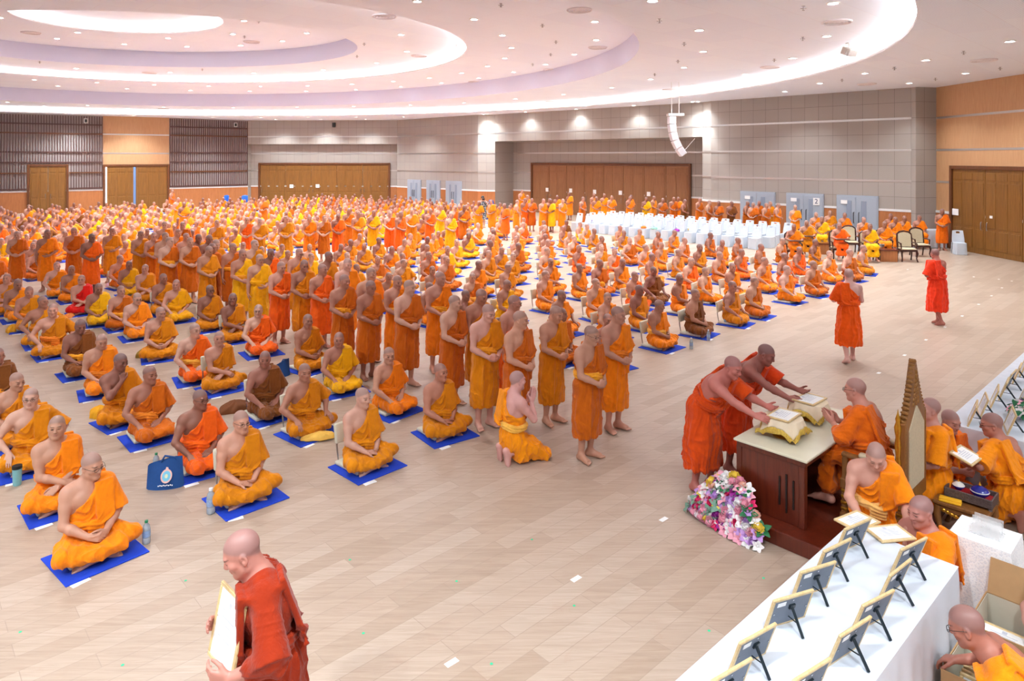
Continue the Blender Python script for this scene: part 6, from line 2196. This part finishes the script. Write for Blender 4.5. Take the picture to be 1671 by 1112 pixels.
for n_, o in enumerate(solo):
    key = (o['px'], o['py'])
    Z = o['y']
    lod = 0 if Z < 14.5 else (1 if Z < 27 else 2)
    F = fig(o['p'], rr.randrange(6), lod)
    stand = o['p'] in 'nh'
    tn = SKIN[TONE[key]] if key in TONE else SKIN[rr.choice((0, 0, 4, 1, 1, 2, 0, 2, 3))]
    th = R_(44 + rr.uniform(-11, 11))
    if stand and o['line'] in ('cross',): th = R_(20 + rr.uniform(-12, 12))
    if stand and o['line'] == 'back': th = R_(rr.choice((-60, -30, 30, 50, 100)) + rr.uniform(-15, 15))
    lab = person_label(o)
    sc = rr.uniform(.97, 1.03)
    rb = shade(ROBE[o['c']], rr)
    sash = rb if rr.random() < .72 else shade(rr.choice(((255, 186, 70), (255, 170, 40), (246, 140, 40))), rr)
    fwd = Vector((math.sin(th), -math.cos(th), 0)); lft = Vector((math.cos(th), math.sin(th), 0))
    pos = Vector((o['x'], o['y'], 0))
    zz = 0.0 if stand else .064
    b = put(F, (pos.x, pos.y, zz), th, shade(tn, rr, .08), rb, lab, 'standing monks' if stand else 'seated monks on the floor mats', sash, sc)
    if key in GLS: glasses(b, F)
    if not stand:
        who = lab.split(',')[3].strip() if len(lab.split(',')) > 3 else ''
        where = 'the %s file, %s seat from its front' % (ordw(o['file']), ordw(o['seat']))
        m = link('floor_mat', mat_m); c_ = pos + fwd * .12 + lft * .03; m.location = (c_.x, c_.y, 0); m.rotation_euler = (0, 0, th + rr.uniform(-.08, .08)); tag(m, 'blue floor mat in ' + where, 'mat', 'blue floor mats')
        chair = (rr.random() < .75) and key not in NOCH
        k = empty('floor_chair' if chair else 'floor_cushion', (pos.x - fwd.x * -.02, pos.y - fwd.y * -.02, .0125), th)
        tag(k, ('cream legless floor chair in ' if chair else 'cream floor cushion in ') + where, 'chair' if chair else 'cushion', 'cream floor chairs' if chair else 'cream floor cushions')
        link('seat_pad', pad_m, None, k)
        if chair:
            link('backrest', bk_m, None, k)
            if Z < 22: link('chair_frame', fr_m, None, k)
        if Z < 19:
            cd = link('number_card', cd_m); q = pos + fwd * (.475) - lft * .20; cd.location = (q.x, q.y, .0005); cd.rotation_euler = (0, 0, th + rr.uniform(-.2, .2)); tag(cd, 'white number card at the mat corner in ' + where, 'card', 'white number cards on the floor')

# the far rows as one crowd
CV, CQ, CM, CC, CF = [], [], [], [], []
off = 0
mats_b = B()
for o in rest:
    lod = 3
    F = fig(o['p'] if o['p'] != 'q' else 'c', rr.randrange(6), lod)
    stand = o['p'] in 'nh'
    u_, v_ = to_uv((o['x'], o['y']))
    th = R_(44 + rr.uniform(-14, 14)) if not stand else R_(rr.choice((0, 30, 50, 90, -40)))
    ca_, sa_ = math.cos(th), math.sin(th)
    zz = 0.0 if stand else .06
    tn = shade(SKIN[rr.choice((0, 1, 1, 2, 2, 3))], rr, .08); rb = shade(ROBE[o['c']], rr)
    for me, mi, col in ((F['body'], 0, tn), (F['robe'], 1, rb), (F['sash'], 1, rb)):
        n = len(me.vertices); v = np.empty(n * 3, np.float32); me.vertices.foreach_get('co', v); v = v.reshape(-1, 3)
        w = np.stack([v[:, 0] * ca_ - v[:, 1] * sa_ + o['x'], v[:, 0] * sa_ + v[:, 1] * ca_ + o['y'], v[:, 2] + zz], 1)
        f = np.empty(len(me.loops), np.int32); me.loops.foreach_get('vertex_index', f); f = f.reshape(-1, 4)
        CV.append(w); CQ.append(f + off); CM.append(np.full(len(f), mi, np.int32)); CC.append(np.tile(np.array(col, np.float32), (n, 1)))
        CF.append(F['feat'] if mi == 0 else np.zeros((n, 4), np.float32)); off += n
    if not stand:
        fwd = Vector((math.sin(th), -math.cos(th), 0))
        mats_b.box((o['x'] + fwd.x * .1, o['y'] + fwd.y * .1, .006), (.70, .66, .012), Euler((0, 0, th)))
me = np_mesh('crowd', np.concatenate(CV), np.concatenate(CQ))
me.materials.append(M_skin_c); me.materials.append(M_robe_c)
me.polygons.foreach_set('material_index', np.concatenate(CM))
a = me.attributes.new('col', 'FLOAT_COLOR', 'POINT'); a.data.foreach_set('color', np.concatenate(CC).ravel())
a = me.attributes.new('feat', 'FLOAT_COLOR', 'POINT'); a.data.foreach_set('color', np.concatenate(CF).ravel())
o = link('crowd', me); tag(o, 'hundreds of far monks in orange robes filling the back of the hall', 'crowd', None, 'stuff')
o = mats_b.obj('far_floor_mats', M_mat_blue); tag(o, 'blue mats under the far rows of seated monks', 'mats', None, 'stuff')

# ---- monks seated on chairs on the right
def chair_pose(kind):
    J = dict(pel=(0, .0, .10), neck=(0, -.03, .60), head=(6, 6, 0) if kind else (-8, 14, 0), style='chair', legs=chair_legs(.0), floorz=-.30,
             lap=[((0, -.20, .10), (.22, .24, .09))], drape=[((-.12, -.42, .05), (.12, -.42, .05), .09, .09), ((-.12, -.40, -.22), (.12, -.42, -.22), .10, .10)])
    if kind: J.update(A(((-.085, -.26, .20), (-.8, .35, -.5), (.9, -.28, -.15), (.15, .3, -1), (.2, -.6, .5), .35), ((.075, -.24, .18), (.8, .35, -.5), (-.9, -.3, -.05), (-.1, .3, 1), (-.2, -.6, .4), .35)))
    else: J.update(A(((-.17, -.36, .30), (-.8, .35, -.5), (.3, -.9, 0), (.3, .1, .9), (.6, -.4, .4), .5), ((.17, -.36, .30), (.8, .35, -.5), (-.3, -.9, 0), (-.3, .1, .9), (-.6, -.4, .4), .5)))
    return J
CHF = [figure('chair_a', chair_pose(1), .014, .016), figure('chair_b', chair_pose(0), .014, .016)]
SIT = [(1316, 362, 'a', 0, 'c'), (1341, 356, 'y', 1, 'w'), (1295, 368, 'o', 0, 'c'), (1369, 366, 'e', 0, 'c'), (1418.5, 367.4, 'y', 1, 'c'), (1443, 364, 'o', 1, 'c'), (1460, 356.6, 'o', 1, 'w'),
       (1330.7, 348.7, 'o', 1, 'w'), (1354.5, 346, 'a', 1, 'w'), (1377.5, 349.4, 'o', 1, 'w'), (1408.4, 356.6, 'o', 1, 'w'), (1436, 346, 'a', 1, 'w'), (1453, 351, 'o', 1, 'w'), (1474.7, 354.8, 'o', 1, 'w'), (1499, 353.5, 'o', 1, 'w')]
order = sorted(SIT)
for px, py, c, kd, ch in SIT:
    q = gp(px, py, 1.31); th = R_(-16 + rr.uniform(-10, 10))
    i = order.index((px, py, c, kd, ch)) + 1
    b = put(CHF[0 if kd else 1], (q.x, q.y, .495), th, shade(SKIN[rr.choice((0, 1, 2))], rr), shade(ROBE[c], rr), '%s robed monk, %s from the left of those on chairs by the right wall' % (ROBE_WORD[c], ordw(i)), 'monks on chairs at the right')
    k = dup(cc0 if ch == 'c' else wc); fwd = Vector((math.sin(th), -math.cos(th), 0))
    k.location = (q.x - fwd.x * .02, q.y - fwd.y * .02, 0); k.rotation_euler = (0, 0, th)
    tag(k, '%s under the %s robed monk, %s from the left on the right side' % ('carved chair' if ch == 'c' else 'white covered chair', ROBE_WORD[c], ordw(i)), 'chair', 'chairs of the monks at the right')
    if kd == 0:
        b_ = B(); b_.box((0, 0, 0), (.46, .30, .03), bev=.008); t_ = b_.obj('lacquer_tray', M_darkbox); p_ = q + fwd * .42; t_.location = (p_.x, p_.y, .475 + .325); t_.rotation_euler = (0, 0, th)
        tag(t_, 'dark tray held by the %s robed monk, %s from the left on the chairs' % (ROBE_WORD[c], ordw(i)), 'tray', 'dark trays held by seated monks')
q = gp(1537, 409, 0); b = put(fig('n', 1, 1), (q.x, q.y, 0), R_(-22), rgba(SKIN[2]), rgba((255, 120, 8)), 'monk standing alone by the wooden door at the right wall', None, rgba((255, 140, 20)))

# photographer in the patterned blouse
J = pose_stand('high', (0, 0, 0), covered=True, nostrip=True, flap=False, hem=.45, knot=False)
J['aR'] = ((-.06, -.21, 1.48), (-.8, .1, -.8), (.5, -.5, .6), (.3, .8, 0), (.2, .2, .9), .8); J['aL'] = ((.06, -.21, 1.48), (.8, .1, -.8), (-.5, -.5, .6), (-.3, .8, 0), (-.2, .2, .9), .8)
F = figure('photographer', J, .014, .016)
q = gp(787.6, 321.5, 1.66)
pm = NT('patterned_blouse'); vt = pm.node('ShaderNodeTexVoronoi'); vt.inputs['Scale'].default_value = 16; pm.link(pm.coord('Object'), vt.inputs['Vector'])
pm.link(pm.ramp(vt.outputs['Distance'], [(.30, (.85, .88, .92)), (.42, (.03, .04, .06))]), pm.b.inputs['Base Color'])
b = bpy.data.objects.new('person', F['body']); C.objects.link(b); F['body'].materials.append(M_skin); b.color = rgba(SKIN[0]); b.location = (q.x, q.y, 0); b.rotation_euler = (0, 0, R_(10))
tag(b, 'black-haired person in patterned black and white clothes taking a photo by the far wall', 'person')
r_ = link('blouse', F['robe'], pm.m, b); s_ = link('belt', F['sash'], pm.m, b)
hbm = B(); hbm.ball((0, .018, .035), (.092, .112, .095), 16, 12); hbm.ball((0, .05, -.05), (.085, .075, .10), 14, 10); h_ = hbm.obj('hair', simple('black_hair', (18, 14, 14), .5), b, smooth=True); h_.matrix_local = F['HM']
hbm = B(); hbm.box((0, -.02, 0), (.14, .07, .10), bev=.01); hbm.tube([(0, -.05, 0), (0, -.13, 0)], .035, 12); cm_ = hbm.obj('camera', M_black); cm_.location = (q.x + .05, q.y - .30, 1.56); cm_.rotation_euler = (0, 0, R_(10)); tag(cm_, 'black camera held up by the black-haired person', 'camera')

# ---- small belongings among the seated
bt = B(); bt.lathe([(.030, 0), (.034, .006), (.034, .05), (.031, .056), (.034, .062), (.034, .135), (.028, .165), (.014, .185), (.014, .195)], 16); bt_m = bt.mesh('water_bottle', True); bt_m.materials.append(M_bottle)
lb = B(); lb.lathe([(.0348, .066), (.0348, .125)], 16, cap=False); lb_m = lb.mesh('bottle_label', True); lb_m.materials.append(M_label)
cpb = B(); cpb.lathe([(.0155, .193), (.0155, .212), (.012, .214)], 12); cp_w = cpb.mesh('bottle_cap', True); cp_g = cp_w.copy(); cp_w.materials.append(M_capb); cp_g.materials.append(M_capg)
for px, py, g, l in ((239, 887, 1, 'green-capped water bottle beside the tattooed monk nearest the camera'), (344, 838, 0, 'tall clear water bottle on the floor beside the amber-robed monk with glasses'), (177, 686, 0, 'clear water bottle beside the monk resting his chin on his hand'),
                     (255, 770, 1, 'green-capped water bottle behind the blue cloth bag'), (119, 509, 0, 'clear water bottle beside the red-robed monk'), (1156, 556, 0, 'clear water bottle in front of the brown-robed monk at the right front'),
                     (1184, 530, 0, 'clear water bottle beside the amber-robed monk at the right front'), (1256, 473, 0, 'clear water bottle among the right-hand seated monks'), (1128, 570, 0, 'clear water bottle beside the orange-robed monk on the cream pad'), (249, 580, 0, 'small clear water bottle by the olive cloth bundle')):
    o = link('water_bottle', bt_m); o.location = gp(px, py, 0); tag(o, l, 'bottle', 'water bottles on the floor'); s = 1.25 if px == 344 else 1.05; o.scale = (s, s, s)
    link('bottle_label', lb_m, None, o); link('bottle_cap', cp_g if g else cp_w, None, o)
k = empty('tumbler', gp(28, 792, 0)); tag(k, 'pale teal tumbler with a black lid at the left edge', 'tumbler')
b_ = B(); b_.lathe([(.038, 0), (.042, .01), (.048, .19)], 18); b_.obj('cup', simple('teal_plastic', (130, 190, 196), .3), k, smooth=True); b_ = B(); b_.lathe([(.050, .19), (.052, .20), (.050, .225), (.02, .23)], 18); b_.obj('lid', M_black, k, smooth=True)

def tote(p, rz, label, emblem=True, s=1.0):
    k = empty('tote_bag', p, rz); tag(k, label, 'bag', 'blue cloth bags')
    M_tb = simple('blue_tote', (20, 74, 140), .8, noise=.08, bump=.2)
    b = B()
    W, H = .40 * s, .34 * s
    for side in (-1, 1):
        def f(a, c):
            x = (a - .5) * W * (1 - .10 * c); z = H * c * (1 - .22 * (1 - a) ** 2)
            y = side * (.075 * (1 - c) * math.sin(PI * min(1, max(0, a))) ** .5 + .006) + .03 * math.sin(a * 9 + side) * c * .4
            return Vector((x, y, z))
        b.grid(f, 14, 12)
    o = b.obj('bag_body', M_tb, k, smooth=True)
    b = B(); b.tube([(-.04, -.01, H * .86), (.0, -.015, H * 1.06), (.10, -.01, H * .98), (.12, 0, H * .9)], .012 * s, 6); b.obj('handle', M_tb, k, smooth=True)
    if emblem:
        M_ = Matrix.Translation((.03 * s, -.066 * s, .15 * s)) @ Matrix.Rotation(R_(-24), 4, 'X')
        for nm, prof, mt, dz in (('emblem_border', [(.001, .0), (.070, .0), (.074, .003), (.001, .004)], simple('emblem_pink', (236, 190, 180), .6), 0), ('emblem', [(.001, .003), (.055, .003), (.055, .006), (.001, .0065)], simple('emblem_blue', (120, 196, 224), .6), 0), ('emblem_centre', [(.001, .006), (.022, .006), (.02, .008), (.001, .0085)], simple('emblem_pale', (220, 226, 190), .6), .0)):
            e_ = B(); e_.lathe(prof, 22, cap=False, sx=s * .82, sy=s)
            q_ = e_.obj(nm, mt, o, smooth=True); q_.matrix_local = M_ @ Matrix.Rotation(PI / 2 - .0, 4, 'X')
        e_ = B(); e_.prism([(-.016, 0), (.016, 0), (0, .06)], 0, .004); q_ = e_.obj('emblem_spire', simple('emblem_pink', (236, 190, 180), .6), o); q_.matrix_local = M_ @ Matrix.Translation((0, -.006, .070 * s))
        e_ = B()
        for i in range(9): e_.box((-.072 + i * .018, 0, .004 * (i % 2)), (.012, .003, .012))
        q_ = e_.obj('lettering', M_paper, o); q_.matrix_local = M_ @ Matrix.Translation((0, -.004, -.098 * s))
    return k
p = gp(270, 795, 0); tote(p, R_(10), 'blue cloth bag with a round pale emblem, leaning beside the red-orange-robed monk')
p = gp(461, 614, 0); tote(p, R_(60), 'plain blue cloth bag behind the brown-robed monk', False, .8)
for px, py, w, d, h, col, nm, l in ((163, 680, .26, .20, .17, (244, 176, 20), 'gold', 'gold-yellow cloth bundle on the floor beside the chin-resting monk'), (21, 541, .34, .24, .16, (226, 156, 14), 'amber', 'yellow cloth bag on the floor at the left behind the near files'),
                                 (236, 581, .36, .24, .16, (150, 112, 30), 'olive', 'olive brown cloth bundle with a card, among the left files'), (383, 670, .44, .30, .16, (122, 66, 24), 'brown', 'brown robe bundle behind the brown-robed seated monk'),
                                 (181, 468, .34, .26, .14, (240, 196, 214), 'pinkwhite', 'pink and white cloth bundle among the left files'), (113, 518, .30, .22, .10, (255, 150, 70), 'softorange', 'soft orange cloth bundle beside the red-robed monk'),
                                 (230, 540, .26, .22, .16, (128, 86, 30), 'khaki', 'khaki cloth heap beside the orange-robed monk with a pale pouch')):
    cloth_bundle('cloth_bundle', gp(px, py, 0), px * .1, w, d, h, simple('bundle_' + nm, col, .8, bump=.25), l, 'cloth', None, px)
p = gp(521, 716, .02); o = cloth_bundle('folded_robe', p, R_(20), .42, .16, .10, simple('pale_robe_cloth', (255, 200, 90), .75, bump=.25), 'pale yellow folded cloth on the mat before the amber-robed monk with hands on knees', 'cloth', None, 77)

# ------------------------------------------------------------------ light, air and camera
sc = bpy.context.scene
w = bpy.data.worlds.new('hall'); sc.world = w; w.use_nodes = True
bg = w.node_tree.nodes['Background']; bg.inputs[0].default_value = (.86, .90, 1.0, 1); bg.inputs[1].default_value = .5
cam = bpy.data.cameras.new('camera'); co = bpy.data.objects.new('camera', cam); C.objects.link(co)
cam.sensor_width = 36.0; cam.lens = 36.0 * FOC / 1671.0; cam.shift_y = -(556.0 - HORIZ) / 1671.0; cam.clip_end = 300
co.location = (0, 0, CAMH); co.rotation_euler = (PI / 2, 0, 0)
sc.camera = co
vs = sc.view_settings
vs.view_transform = 'Standard'; vs.look = 'None'; vs.gamma = 1.0; vs.use_curve_mapping = False; vs.exposure = 0.72
